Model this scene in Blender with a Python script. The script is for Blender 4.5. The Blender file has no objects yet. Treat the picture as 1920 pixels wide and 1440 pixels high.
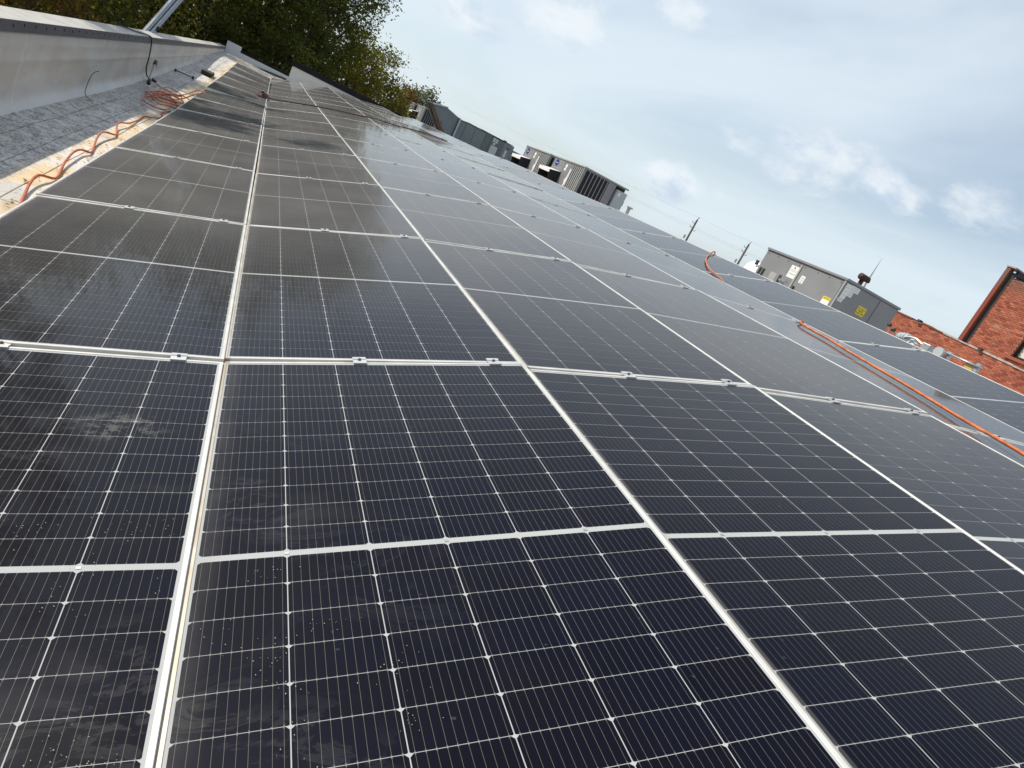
import bpy, bmesh, math, random
from mathutils import Vector, Matrix, noise
random.seed(7)
R = math.radians
SC = bpy.context.scene
COL = SC.collection

# ------------------------------------------------------------------ camera
RW = [[0.8499, -0.293372, 0.437725], [0.300253, -0.413027, -0.8598], [0.433034, 0.862172, -0.262946]]
CW = Vector((-0.17565, -2.51018, 1.03104))
cam = bpy.data.cameras.new('camera')
cam.sensor_width = 36.0
cam.lens = 24.2674
cam.clip_start = 0.02
cam.clip_end = 3000
camo = bpy.data.objects.new('camera', cam)
COL.objects.link(camo)
r, d, f = Vector(RW[0]), Vector(RW[1]), Vector(RW[2])
camo.matrix_world = Matrix(((r.x, -d.x, -f.x, CW.x), (r.y, -d.y, -f.y, CW.y), (r.z, -d.z, -f.z, CW.z), (0, 0, 0, 1)))
SC.camera = camo

# ------------------------------------------------------------------ sky, sun, exposure
SUN_EL, SUN_AZ = R(45.5), R(-50.0)            # azimuth from +y towards +x
sdir = Vector((math.sin(SUN_AZ) * math.cos(SUN_EL), math.cos(SUN_AZ) * math.cos(SUN_EL), math.sin(SUN_EL)))
W = bpy.data.worlds.new("World")
SC.world = W
W.use_nodes = True
nt = W.node_tree
nt.nodes.clear()
N = nt.nodes.new
L = nt.links.new


def build_world():
    out = N('ShaderNodeOutputWorld')
    bg = N('ShaderNodeBackground')
    bg.inputs['Strength'].default_value = 0.1
    sky = N('ShaderNodeTexSky')
    sky.sky_type = 'NISHITA'
    sky.sun_disc = False
    sky.sun_elevation = SUN_EL
    sky.sun_rotation = SUN_AZ
    sky.air_density = 1.0
    sky.dust_density = 1.2
    sky.ozone_density = 1.2
    tc = N('ShaderNodeTexCoord')
    sep = N('ShaderNodeSeparateXYZ')
    L(tc.outputs['Generated'], sep.inputs[0])

    def m(op, a, b=None, c=None, clamp=False):
        n = N('ShaderNodeMath')
        n.operation = op
        n.use_clamp = clamp
        for i, v in enumerate((a, b, c)):
            if v is None:
                continue
            if isinstance(v, (int, float)):
                n.inputs[i].default_value = v
            else:
                L(v, n.inputs[i])
        return n.outputs[0]
    z = m('MAXIMUM', sep.outputs['Z'], 0.0)
    den = m('ADD', z, 0.16)
    px = m('DIVIDE', sep.outputs['X'], den)
    py = m('DIVIDE', sep.outputs['Y'], den)
    comb = N('ShaderNodeCombineXYZ')
    L(px, comb.inputs[0])
    L(py, comb.inputs[1])

    def noise_n(vec, scale, detail, rough, dist=0.0, off=(0, 0, 0), sc=(1, 1, 1), rot=0.0):
        mp = N('ShaderNodeMapping')
        mp.inputs['Location'].default_value = off
        mp.inputs['Scale'].default_value = sc
        mp.inputs['Rotation'].default_value = (0, 0, rot)
        L(vec, mp.inputs[0])
        n = N('ShaderNodeTexNoise')
        n.inputs['Scale'].default_value = scale
        n.inputs['Detail'].default_value = detail
        n.inputs['Roughness'].default_value = rough
        n.inputs['Distortion'].default_value = dist
        L(mp.outputs[0], n.inputs['Vector'])
        return n.outputs['Fac']

    def ramp(v, a, b):
        n = N('ShaderNodeMapRange')
        n.interpolation_type = 'SMOOTHSTEP'
        n.inputs['From Min'].default_value = a
        n.inputs['From Max'].default_value = b
        L(v, n.inputs['Value'])
        return n.outputs['Result']
    veil = noise_n(comb.outputs[0], 0.7, 5, 0.55, 0.6, (3.1, 0.4, 0), (1, 0.55, 1), R(35))
    veil = ramp(veil, 0.28, 0.66)
    # a few fair-weather cumulus heaps at their own places in the sky, broken up by noise
    heap = None
    for (cx, cy, cz), rad in (((0.622, 0.763, 0.175), 0.14), ((0.549, 0.819, 0.170), 0.07), ((0.690, 0.700, 0.180), 0.10), ((0.756, 0.619, 0.205), 0.09), ((0.292, 0.935, 0.215), 0.13),
                              ((0.20, 0.97, 0.150), 0.07), ((0.41, 0.874, 0.27), 0.06), ((0.504, 0.86, 0.079), 0.07), ((-0.5, 0.8, 0.33), 0.2), ((-0.9, -0.2, 0.4), 0.2), ((0.2, -0.9, 0.35), 0.2), ((0.9, 0.1, 0.3), 0.16)):
        vm = N('ShaderNodeVectorMath')
        vm.operation = 'MULTIPLY_ADD'
        L(tc.outputs['Generated'], vm.inputs[0])
        vm.inputs[1].default_value = (1, 1, 1.7)
        vm.inputs[2].default_value = (-cx, -cy, -cz * 1.7)
        ln = N('ShaderNodeVectorMath')
        ln.operation = 'LENGTH'
        L(vm.outputs[0], ln.inputs[0])
        q = ramp(ln.outputs['Value'], rad, rad * 0.15)
        heap = q if heap is None else m('MAXIMUM', heap, q)
    puff = noise_n(tc.outputs['Generated'], 7.5, 8, 0.6, 0.2, (1.7, 4.2, 0.6), (1, 1, 1.8))
    puffm = ramp(m('MULTIPLY_ADD', heap, 0.30, puff), 0.60, 0.84)
    shade = noise_n(tc.outputs['Generated'], 7.5, 7, 0.6, 0.2, (1.72, 4.22, 0.655), (1, 1, 1.8))
    shadem = ramp(shade, 0.44, 0.62)
    # haze towards the horizon
    hz = m('POWER', m('SUBTRACT', 1.0, z, None, True), 5.0)
    base = N('ShaderNodeMixRGB')
    L(m('MULTIPLY_ADD', veil, 0.72, 0.16), base.inputs[0])
    L(sky.outputs[0], base.inputs[1])
    base.inputs[2].default_value = (6.0, 6.75, 7.4, 1)
    b2 = N('ShaderNodeMixRGB')
    L(m('MULTIPLY', hz, 0.6), b2.inputs[0])
    L(base.outputs[0], b2.inputs[1])
    b2.inputs[2].default_value = (5.5, 6.4, 6.8, 1)
    cc = N('ShaderNodeMixRGB')
    L(shadem, cc.inputs[0])
    cc.inputs[1].default_value = (6.8, 7.2, 7.5, 1)
    cc.inputs[2].default_value = (4.3, 5.2, 6.4, 1)
    b3 = N('ShaderNodeMixRGB')
    L(m('MULTIPLY', puffm, 0.8), b3.inputs[0])
    L(b2.outputs[0], b3.inputs[1])
    L(cc.outputs[0], b3.inputs[2])
    L(b3.outputs[0], bg.inputs['Color'])
    L(bg.outputs[0], out.inputs[0])


build_world()
sun = bpy.data.lights.new('sun', 'SUN')
sun.energy = 3.6
sun.angle = R(0.55)
sun.color = (1.0, 0.93, 0.82)
suno = bpy.data.objects.new('sun', sun)
COL.objects.link(suno)
suno.rotation_euler = sdir.to_track_quat('Z', 'Y').to_euler()
vs = SC.view_settings
vs.view_transform = 'Standard'
vs.look = 'None'
vs.exposure = 0.4
vs.gamma = 1.0
vs.use_curve_mapping = False
try:
    SC.cycles.max_bounces = 8
    SC.cycles.use_denoising = True
except Exception:
    pass


# ------------------------------------------------------------------ materials
def newmat(name):
    mt = bpy.data.materials.new(name)
    mt.use_nodes = True
    t = mt.node_tree
    return mt, t, t.nodes['Principled BSDF'], t.nodes['Material Output']


def mth(t, op, a, b=None, c=None, clamp=False):
    n = t.nodes.new('ShaderNodeMath')
    n.operation = op
    n.use_clamp = clamp
    for i, v in enumerate((a, b, c)):
        if v is None:
            continue
        if isinstance(v, (int, float)):
            n.inputs[i].default_value = v
        else:
            t.links.new(v, n.inputs[i])
    return n.outputs[0]


def nz(t, vec, scale, detail=4, rough=0.55, sc=None, dist=0.0):
    if sc:
        mp = t.nodes.new('ShaderNodeMapping')
        mp.inputs['Scale'].default_value = sc
        t.links.new(vec, mp.inputs[0])
        vec = mp.outputs[0]
    n = t.nodes.new('ShaderNodeTexNoise')
    n.inputs['Scale'].default_value = scale
    n.inputs['Detail'].default_value = detail
    n.inputs['Roughness'].default_value = rough
    n.inputs['Distortion'].default_value = dist
    t.links.new(vec, n.inputs['Vector'])
    return n.outputs['Fac']


def rng(t, v, a, b, c=0.0, d=1.0):
    n = t.nodes.new('ShaderNodeMapRange')
    n.interpolation_type = 'SMOOTHSTEP'
    n.inputs['From Min'].default_value = a
    n.inputs['From Max'].default_value = b
    n.inputs['To Min'].default_value = c
    n.inputs['To Max'].default_value = d
    t.links.new(v, n.inputs['Value'])
    return n.outputs['Result']


def mixc(t, fac, a, b, mode='MIX'):
    n = t.nodes.new('ShaderNodeMixRGB')
    n.blend_type = mode
    for i, v in enumerate((fac, a, b)):
        if isinstance(v, (int, float)):
            n.inputs[i].default_value = v
        elif isinstance(v, tuple):
            n.inputs[i].default_value = v if len(v) == 4 else v + (1,)
        else:
            t.links.new(v, n.inputs[i])
    return n.outputs[0]


def pos(t):
    return t.nodes.new('ShaderNodeNewGeometry').outputs['Position']


def bump(t, h, strength, dist):
    n = t.nodes.new('ShaderNodeBump')
    n.inputs['Strength'].default_value = strength
    n.inputs['Distance'].default_value = dist
    t.links.new(h, n.inputs['Height'])
    return n.outputs[0]


ALU_EDGE = []


def plain(name, col, rough=0.6, metal=0.0, var=0.15, scale=3.0, bmp=0.0, dirt=None, spec=0.5):
    """a paint, metal or plastic with a little uneven colour and wear"""
    mt, t, p, o = newmat(name)
    P = pos(t)
    n = nz(t, P, scale, 6, 0.6)
    c = mixc(t, rng(t, n, 0.3, 0.7), tuple(x * (1 - var) for x in col), tuple(min(1, x * (1 + var)) for x in col))
    if dirt:
        n2 = nz(t, P, scale * 0.6, 7, 0.65, (1, 1, 0.25))
        c = mixc(t, rng(t, n2, 0.55, 0.75, 0, 0.6), c, dirt)
    t.links.new(c, p.inputs['Base Color'])
    p.inputs['Roughness'].default_value = rough
    p.inputs['Metallic'].default_value = metal
    p.inputs['Specular IOR Level'].default_value = spec
    if bmp:
        t.links.new(bump(t, nz(t, P, scale * 8, 4), 0.5, bmp), p.inputs['Normal'])
    return mt


def glazed(name, colour_fn, base_rough=0.45):
    """what lies under the front glass: colour below, a clear coat as the glass, dust on top of it"""
    mt, t, p, o = newmat(name)
    P = pos(t)
    colour_fn(t, p)
    p.inputs['Roughness'].default_value = base_rough
    p.inputs['Coat Weight'].default_value = 1.0
    p.inputs['Coat IOR'].default_value = 1.16
    p.inputs['Specular IOR Level'].default_value = 0.04
    rn = nz(t, P, 2.3, 5, 0.6)
    t.links.new(rng(t, rn, 0.3, 0.75, 0.03, 0.075), p.inputs['Coat Roughness'])
    wav = mth(t, 'ADD', nz(t, P, 1.6, 1, 0.4), mth(t, 'MULTIPLY', nz(t, P, 1.0, 3, 0.6, (0.9, 9.0, 0.9)), 0.16))
    t.links.new(bump(t, wav, 0.25, 0.006), p.inputs['Coat Normal'])
    # dust film; its steep rise at grazing angles also paints in a sunlit veil
    sep = t.nodes.new('ShaderNodeSeparateXYZ')
    t.links.new(P, sep.inputs[0])
    X, Y = sep.outputs[0], sep.outputs[1]
    film = rng(t, nz(t, P, 0.9, 3, 0.55), 0.25, 0.8, 0.0005, 0.0009)
    # film raised on the first columns, cut on the outer row: reflected brightness painted in
    film = mth(t, 'MULTIPLY', film, mth(t, 'MULTIPLY', rng(t, X, 2.3, 0.9, 0.85, 1.5), rng(t, X, 4.6, 4.75, 1.0, 0.35)))
    # dried rain marks on the dirty modules at the near left
    near = mth(t, 'MULTIPLY', rng(t, Y, -0.2, -0.9), rng(t, X, 0.75, -0.15))
    marks = nz(t, P, 5.0, 9, 0.72, (1.0, 1.9, 1.0), 1.6)
    ring = mth(t, 'MULTIPLY', rng(t, marks, 0.50, 0.56), rng(t, marks, 0.66, 0.58))
    blot = rng(t, nz(t, P, 2.1, 3, 0.5), 0.46, 0.62)
    stain = mth(t, 'MULTIPLY', mth(t, 'MULTIPLY', ring, blot), mth(t, 'MULTIPLY', near, 0.11))
    fog = mth(t, 'MULTIPLY', mth(t, 'MULTIPLY', rng(t, nz(t, P, 1.7, 4, 0.6, (1, 2.2, 1)), 0.55, 0.72), near), 0.075)
    # a pale scuffed hand or boot print
    dx = mth(t, 'ADD', X, 0.235)
    dy = mth(t, 'ADD', Y, 0.565)
    rr = mth(t, 'SQRT', mth(t, 'ADD', mth(t, 'MULTIPLY', mth(t, 'MULTIPLY', dx, dx), 1.2), mth(t, 'MULTIPLY', mth(t, 'MULTIPLY', dy, dy), 2.6)))
    prn = nz(t, P, 26, 5, 0.7)
    print_ = mth(t, 'MULTIPLY', mth(t, 'MULTIPLY', rng(t, rr, 0.17, 0.06), rng(t, prn, 0.50, 0.58)), 0.34)
    # silt washed down to the low edge of each column
    low = None
    for e, wd, am in ((0.008, 0.065, 0.14), (1.096, 0.022, 0.40), (2.206, 0.02, 0.16), (-1.105, 0.02, 0.08), (3.328, 0.02, 0.12)):
        q = mth(t, 'MULTIPLY', mth(t, 'MULTIPLY', rng(t, X, e + wd, e), rng(t, X, e - 0.02, e - 0.01)), am)
        low = q if low is None else mth(t, 'ADD', low, q)
    low = mth(t, 'MULTIPLY', low, rng(t, nz(t, P, 7, 5, 0.6, (1, 0.5, 1)), 0.2, 0.75, 0.25, 1.3))
    spots = mth(t, 'MULTIPLY', rng(t, nz(t, P, 46, 2, 0.5), 0.735, 0.77), 0.16)
    dirt = None
    for a in (stain, fog, print_, low, spots):
        dirt = a if dirt is None else mth(t, 'ADD', dirt, a)
    g = t.nodes.new('ShaderNodeNewGeometry')
    vd = t.nodes.new('ShaderNodeVectorMath')
    vd.operation = 'DOT_PRODUCT'
    t.links.new(g.outputs['Normal'], vd.inputs[0])
    t.links.new(g.outputs['Incoming'], vd.inputs[1])
    cs = mth(t, 'MAXIMUM', mth(t, 'ABSOLUTE', vd.outputs['Value']), 0.205)
    ex = mth(t, 'EXPONENT', mth(t, 'MULTIPLY', mth(t, 'MULTIPLY', film, mth(t, 'POWER', cs, -3.9)), -1.0))
    al = mth(t, 'SUBTRACT', 1.0, mth(t, 'MULTIPLY', ex, mth(t, 'SUBTRACT', 1.0, dirt, None, True)))
    df = t.nodes.new('ShaderNodeBsdfDiffuse')
    df.inputs['Color'].default_value = (0.205, 0.198, 0.190, 1)
    mx = t.nodes.new('ShaderNodeMixShader')
    t.links.new(al, mx.inputs[0])
    t.links.new(p.outputs[0], mx.inputs[1])
    t.links.new(df.outputs[0], mx.inputs[2])
    t.links.new(mx.outputs[0], o.inputs['Surface'])
    return mt


def cell_colour(t, p):
    uv = t.nodes.new('ShaderNodeUVMap').outputs[0]
    sep = t.nodes.new('ShaderNodeSeparateXYZ')
    t.links.new(uv, sep.inputs[0])
    u = mth(t, 'FRACT', mth(t, 'MULTIPLY', sep.outputs[0], 10.0))
    du = mth(t, 'ABSOLUTE', mth(t, 'SUBTRACT', u, 0.5))
    line = rng(t, du, 0.021, 0.015)
    # small solder pads along each ribbon
    v = mth(t, 'ABSOLUTE', mth(t, 'SUBTRACT', sep.outputs[1], 0.5))
    pad = mth(t, 'MULTIPLY', rng(t, du, 0.065, 0.055), rng(t, v, 0.465, 0.472))
    line = mth(t, 'MAXIMUM', line, pad)
    oi = t.nodes.new('ShaderNodeObjectInfo')
    base = mixc(t, oi.outputs['Random'], (0.0008, 0.0013, 0.0060), (0.0017, 0.0026, 0.0100))
    pt = nz(t, pos(t), 3.0, 3)
    base = mixc(t, rng(t, pt, 0.35, 0.7, 0, 0.7), base, (0.0028, 0.0024, 0.0062))
    c = mixc(t, line, base, (0.135, 0.125, 0.105))
    t.links.new(c, p.inputs['Base Color'])


M = {}
M['cell'] = glazed('solar_cell_under_glass', cell_colour, 0.4)
M['sheet'] = glazed('white_backsheet_under_glass', lambda t, p: p.inputs['Base Color'].__setattr__('default_value', (0.38, 0.39, 0.385, 1)), 0.7)
M['alu'] = plain('anodised_aluminium', (0.62, 0.605, 0.57), 0.42, 0.3, 0.12, 6, 0, (0.42, 0.37, 0.29))


def soil_frames(mt):
    """mud dried on the frame lips along the low edge of the second and third columns"""
    t = mt.node_tree
    p = t.nodes['Principled BSDF']
    src = p.inputs['Base Color'].links[0].from_socket
    P = pos(t)
    sep = t.nodes.new('ShaderNodeSeparateXYZ')
    t.links.new(P, sep.inputs[0])
    msk = None
    for e, w_ in ((0.004, 0.011), (1.093, 0.008)):
        q = mth(t, 'LESS_THAN', mth(t, 'ABSOLUTE', mth(t, 'SUBTRACT', sep.outputs[0], e)), w_)
        msk = q if msk is None else mth(t, 'MAXIMUM', msk, q)
    msk = mth(t, 'MULTIPLY', msk, rng(t, nz(t, P, 8, 6, 0.7, (1, 0.4, 1)), 0.3, 0.65, 0.35, 0.9))
    t.links.new(mixc(t, msk, src, (0.38, 0.30, 0.20)), p.inputs['Base Color'])


soil_frames(M['alu'])
M['clamp'] = plain('clamp_aluminium', (0.66, 0.66, 0.65), 0.35, 0.6)
M['bolt'] = plain('dark_steel_bolt', (0.02, 0.02, 0.022), 0.5, 0.5)
M['greybolt'] = plain('grey_steel_bolt', (0.10, 0.10, 0.105), 0.4, 0.7)
M['black'] = plain('black_rubber', (0.012, 0.012, 0.013), 0.55)
M['orange'] = plain('orange_cord_jacket', (0.52, 0.135, 0.035), 0.5, 0, 0.3, 14, 0, (0.30, 0.12, 0.06))
M['dullorange'] = plain('faded_orange_cord_jacket', (0.46, 0.10, 0.03), 0.5, 0, 0.25, 12)
M['yellow'] = plain('yellow_sign_vinyl', (0.75, 0.58, 0.03), 0.45)
M['white'] = plain('white_sticker_paper', (0.78, 0.78, 0.75), 0.55, 0, 0.05)
M['ink'] = plain('black_print', (0.015, 0.015, 0.015), 0.6)
M['greyink'] = plain('grey_print', (0.3, 0.3, 0.3), 0.6)
M['blue'] = plain('blue_badge', (0.02, 0.04, 0.22), 0.4)
M['unit'] = plain('grey_painted_sheet_metal', (0.235, 0.235, 0.245), 0.42, 0, 0.08, 1.5, 0, (0.22, 0.215, 0.20))
M['unit_trim'] = plain('pale_grey_edge_trim', (0.36, 0.36, 0.35), 0.42, 0, 0.08, 2)
M['seam'] = plain('dark_panel_gap', (0.03, 0.03, 0.03), 0.7)
M['coil'] = plain('dark_condenser_coil', (0.010, 0.010, 0.013), 0.6, 0.2)
M['ahu'] = plain('blue_grey_duct_metal', (0.155, 0.18, 0.19), 0.42, 0.1, 0.07, 1.2)
M['ahu2'] = plain('darker_duct_metal', (0.105, 0.125, 0.13), 0.45, 0.1, 0.07, 1.2)
M['elbox'] = plain('light_grey_switch_box', (0.42, 0.46, 0.47), 0.4, 0, 0.06)
M['wood'] = plain('weathered_lumber', (0.20, 0.11, 0.05), 0.8, 0, 0.3, 6)
M['rust'] = plain('rusty_brown_pipe', (0.055, 0.022, 0.016), 0.7, 0.2, 0.3, 12)
M['galv'] = plain('galvanised_steel', (0.42, 0.44, 0.45), 0.4, 0.6, 0.15, 8)
M['silver'] = plain('silver_mast_tube', (0.34, 0.36, 0.39), 0.4, 0.45, 0.12, 8)
M['pole'] = plain('weathered_pole_wood', (0.10, 0.085, 0.075), 0.9, 0, 0.2, 4)
M['flashing'] = plain('dark_bronze_fascia', (0.072, 0.070, 0.080), 0.5, 0.2, 0.15, 4)
M['coping'] = plain('chalky_coping_top', (0.37, 0.355, 0.33), 0.75, 0, 0.14, 3.5, 0.001, (0.33, 0.30, 0.26))
M['offwhite'] = plain('off_white_wall_paint', (0.55, 0.56, 0.57), 0.8, 0, 0.06, 1.2, 0, (0.42, 0.42, 0.42))
M['blackcap'] = plain('black_edge_metal', (0.008, 0.008, 0.014), 0.7, 0.0, 0.15, 3, 0, None, 0.2)
M['mortar'] = plain('old_mortar', (0.30, 0.15, 0.10), 0.95, 0, 0.25, 9)
M['stone'] = plain('weathered_stone_cap', (0.40, 0.35, 0.31), 0.9, 0, 0.25, 7)
M['darkred'] = plain('dark_red_webbing', (0.085, 0.018, 0.02), 0.8, 0, 0.3, 20)
M['brown'] = plain('dark_brown_pad', (0.035, 0.025, 0.022), 0.85, 0, 0.2, 10)
M['strut'] = plain('dark_red_strut', (0.11, 0.03, 0.025), 0.75)
M['blind'] = plain('cream_window_blind', (0.62, 0.58, 0.48), 0.7)
M['dkglass'] = plain('dark_window_frame', (0.03, 0.022, 0.018), 0.3)
M['ply'] = plain('yellow_timber_block', (0.55, 0.38, 0.14), 0.8)
M['grain'] = plain('pale_grit', (0.62, 0.55, 0.40), 0.4)


def roofing_mat():
    mt, t, p, o = newmat('mineral_cap_sheet')
    P = pos(t)
    big = nz(t, P, 0.9, 6, 0.65)
    mid = nz(t, P, 9.0, 8, 0.78, (1.0, 0.7, 1.0))
    fine = nz(t, P, 42, 5, 0.75)
    c = mixc(t, rng(t, mid, 0.40, 0.60), (0.21, 0.185, 0.16), (0.68, 0.66, 0.62))
    c = mixc(t, rng(t, big, 0.45, 0.68, 0, 0.65), c, (0.20, 0.16, 0.12))
    c = mixc(t, rng(t, fine, 0.47, 0.56, 0, 0.75), c, (0.66, 0.645, 0.61))
    c = mixc(t, rng(t, fine, 0.46, 0.40, 0, 0.6), c, (0.09, 0.075, 0.06))
    # sunlight on the gutter strip, painted as a tan tint beside the modules
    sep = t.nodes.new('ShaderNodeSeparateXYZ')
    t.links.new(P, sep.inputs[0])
    sun_strip = rng(t, mth(t, 'ADD', sep.outputs[0], mth(t, 'MULTIPLY', mid, 0.25)), -1.42, -1.27)
    sun_tan = mixc(t, rng(t, nz(t, P, 4.0, 6, 0.65, (1, 0.5, 1)), 0.42, 0.6), (0.66, 0.50, 0.28), (0.66, 0.64, 0.60))
    c = mixc(t, mth(t, 'MULTIPLY', sun_strip, 0.85), c, sun_tan)
    t.links.new(c, p.inputs['Base Color'])
    c = mixc(t, 1.0, c, (1.0, 0.80, 0.61), 'MULTIPLY')
    coat = mth(t, 'MULTIPLY', rng(t, mth(t, 'ADD', sep.outputs[0], mth(t, 'MULTIPLY', nz(t, P, 1.4, 4, 0.6), 0.5)), -1.62, -1.80), rng(t, sep.outputs[1], 7.5, 5.0))
    c = mixc(t, mth(t, 'MULTIPLY', coat, 0.8), c, (0.40, 0.36, 0.30))
    wet = rng(t, nz(t, P, 2.1, 3, 0.5, (1, 0.45, 1)), 0.56, 0.64)
    t.links.new(mth(t, 'SUBTRACT', 0.85, mth(t, 'MULTIPLY', mth(t, 'MULTIPLY', wet, sun_strip), 0.6)), p.inputs['Roughness'])
    h = mth(t, 'ADD', mth(t, 'MULTIPLY', mid, 1.0), mth(t, 'MULTIPLY', fine, 0.25))
    t.links.new(bump(t, h, 0.6, 0.014), p.inputs['Normal'])
    return mt


def membrane_mat():
    mt, t, p, o = newmat('coated_wall_membrane')
    P = pos(t)
    c = mixc(t, rng(t, nz(t, P, 1.5, 5, 0.6, (1, 0.6, 1.6)), 0.35, 0.68), (0.50, 0.45, 0.39), (0.60, 0.57, 0.52))
    c = mixc(t, rng(t, nz(t, P, 9, 6, 0.7), 0.56, 0.8, 0, 0.35), c, (0.30, 0.27, 0.22))
    sep = t.nodes.new('ShaderNodeSeparateXYZ')
    t.links.new(P, sep.inputs[0])
    foot = rng(t, mth(t, 'ADD', sep.outputs[2], mth(t, 'MULTIPLY', nz(t, P, 5, 5), 0.12)), -0.24, -0.37)
    wv = mth(t, 'ADD', sep.outputs[1], mth(t, 'MULTIPLY', nz(t, P, 2.5, 3), 0.10))
    lap = None
    for y0 in (5.35, 8.55, 11.9, 15.2, 18.6, 22.0):
        q = rng(t, mth(t, 'ABSOLUTE', mth(t, 'SUBTRACT', wv, y0)), 0.045, 0.012)
        lap = q if lap is None else mth(t, 'MAXIMUM', lap, q)
    c = mixc(t, mth(t, 'MULTIPLY', lap, 0.35), c, (0.70, 0.69, 0.66))
    c = mixc(t, mth(t, 'MULTIPLY', foot, 0.5), c, (0.66, 0.66, 0.65))
    t.links.new(c, p.inputs['Base Color'])
    p.inputs['Roughness'].default_value = 0.55
    h = nz(t, P, 1.6, 2, 0.45, (1, 0.7, 1.5))
    t.links.new(bump(t, mth(t, 'ADD', h, mth(t, 'MULTIPLY', lap, 0.12)), 0.5, 0.05), p.inputs['Normal'])
    return mt


def brick_mat():
    mt, t, p, o = newmat('red_brick')
    P = pos(t)
    at = t.nodes.new('ShaderNodeAttribute')
    at.attribute_name = 'tone'
    c = mixc(t, at.outputs['Fac'], (0.22, 0.050, 0.028), (0.48, 0.155, 0.085))
    c = mixc(t, rng(t, nz(t, P, 8, 6, 0.75, (1, 0.6, 1.4)), 0.54, 0.76, 0, 0.3), c, (0.16, 0.06, 0.04))
    sep = t.nodes.new('ShaderNodeSeparateXYZ')
    t.links.new(P, sep.inputs[0])
    top_dark = mth(t, 'MULTIPLY', rng(t, sep.outputs[2], 3.85, 4.35), rng(t, nz(t, P, 1.3, 5, 0.6, (1, 0.6, 1.2)), 0.3, 0.6, 0.25, 0.85))  # patchy darker tone towards the top of the brick
    c = mixc(t, top_dark, c, (0.16, 0.085, 0.062))
    t.links.new(c, p.inputs['Base Color'])
    p.inputs['Roughness'].default_value = 0.9
    t.links.new(bump(t, nz(t, P, 45, 4), 0.5, 0.006), p.inputs['Normal'])
    return mt


def leaf_mat(name, c1, c2, tr=0.35):
    mt, t, p, o = newmat(name)
    P = pos(t)
    at = t.nodes.new('ShaderNodeAttribute')
    at.attribute_name = 'tone'
    c = mixc(t, at.outputs['Fac'], c1, c2)
    t.links.new(c, p.inputs['Base Color'])
    p.inputs['Roughness'].default_value = 0.6
    p.inputs['Specular IOR Level'].default_value = 0.25
    tl = t.nodes.new('ShaderNodeBsdfTranslucent')
    t.links.new(mixc(t, 1.0, c, (1.8, 1.7, 0.6), 'MULTIPLY'), tl.inputs['Color'])
    mx = t.nodes.new('ShaderNodeMixShader')
    mx.inputs[0].default_value = tr
    t.links.new(p.outputs[0], mx.inputs[1])
    t.links.new(tl.outputs[0], mx.inputs[2])
    t.links.new(mx.outputs[0], o.inputs['Surface'])
    return mt


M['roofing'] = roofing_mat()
M['membrane'] = membrane_mat()
M['brick'] = brick_mat()
M['leaf'] = leaf_mat('green_leaves', (0.045, 0.056, 0.015), (0.150, 0.160, 0.038), 0.5)
M['leaf_olive'] = leaf_mat('olive_leaves', (0.065, 0.066, 0.017), (0.195, 0.180, 0.042), 0.5)
M['leaf_autumn'] = leaf_mat('turning_leaves', (0.060, 0.030, 0.010), (0.17, 0.085, 0.020), 0.45)
M['leaf_pale'] = leaf_mat('grey_green_leaves', (0.055, 0.07, 0.05), (0.10, 0.12, 0.085))
M['bark'] = plain('tree_bark', (0.045, 0.035, 0.027), 0.9, 0, 0.3, 5)
M['ground'] = plain('dry_grass_ground', (0.07, 0.075, 0.035), 0.95, 0, 0.35, 0.2)
M['gravel'] = plain('flat_roof_membrane', (0.30, 0.29, 0.27), 0.9, 0, 0.15, 1.0)


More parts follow.
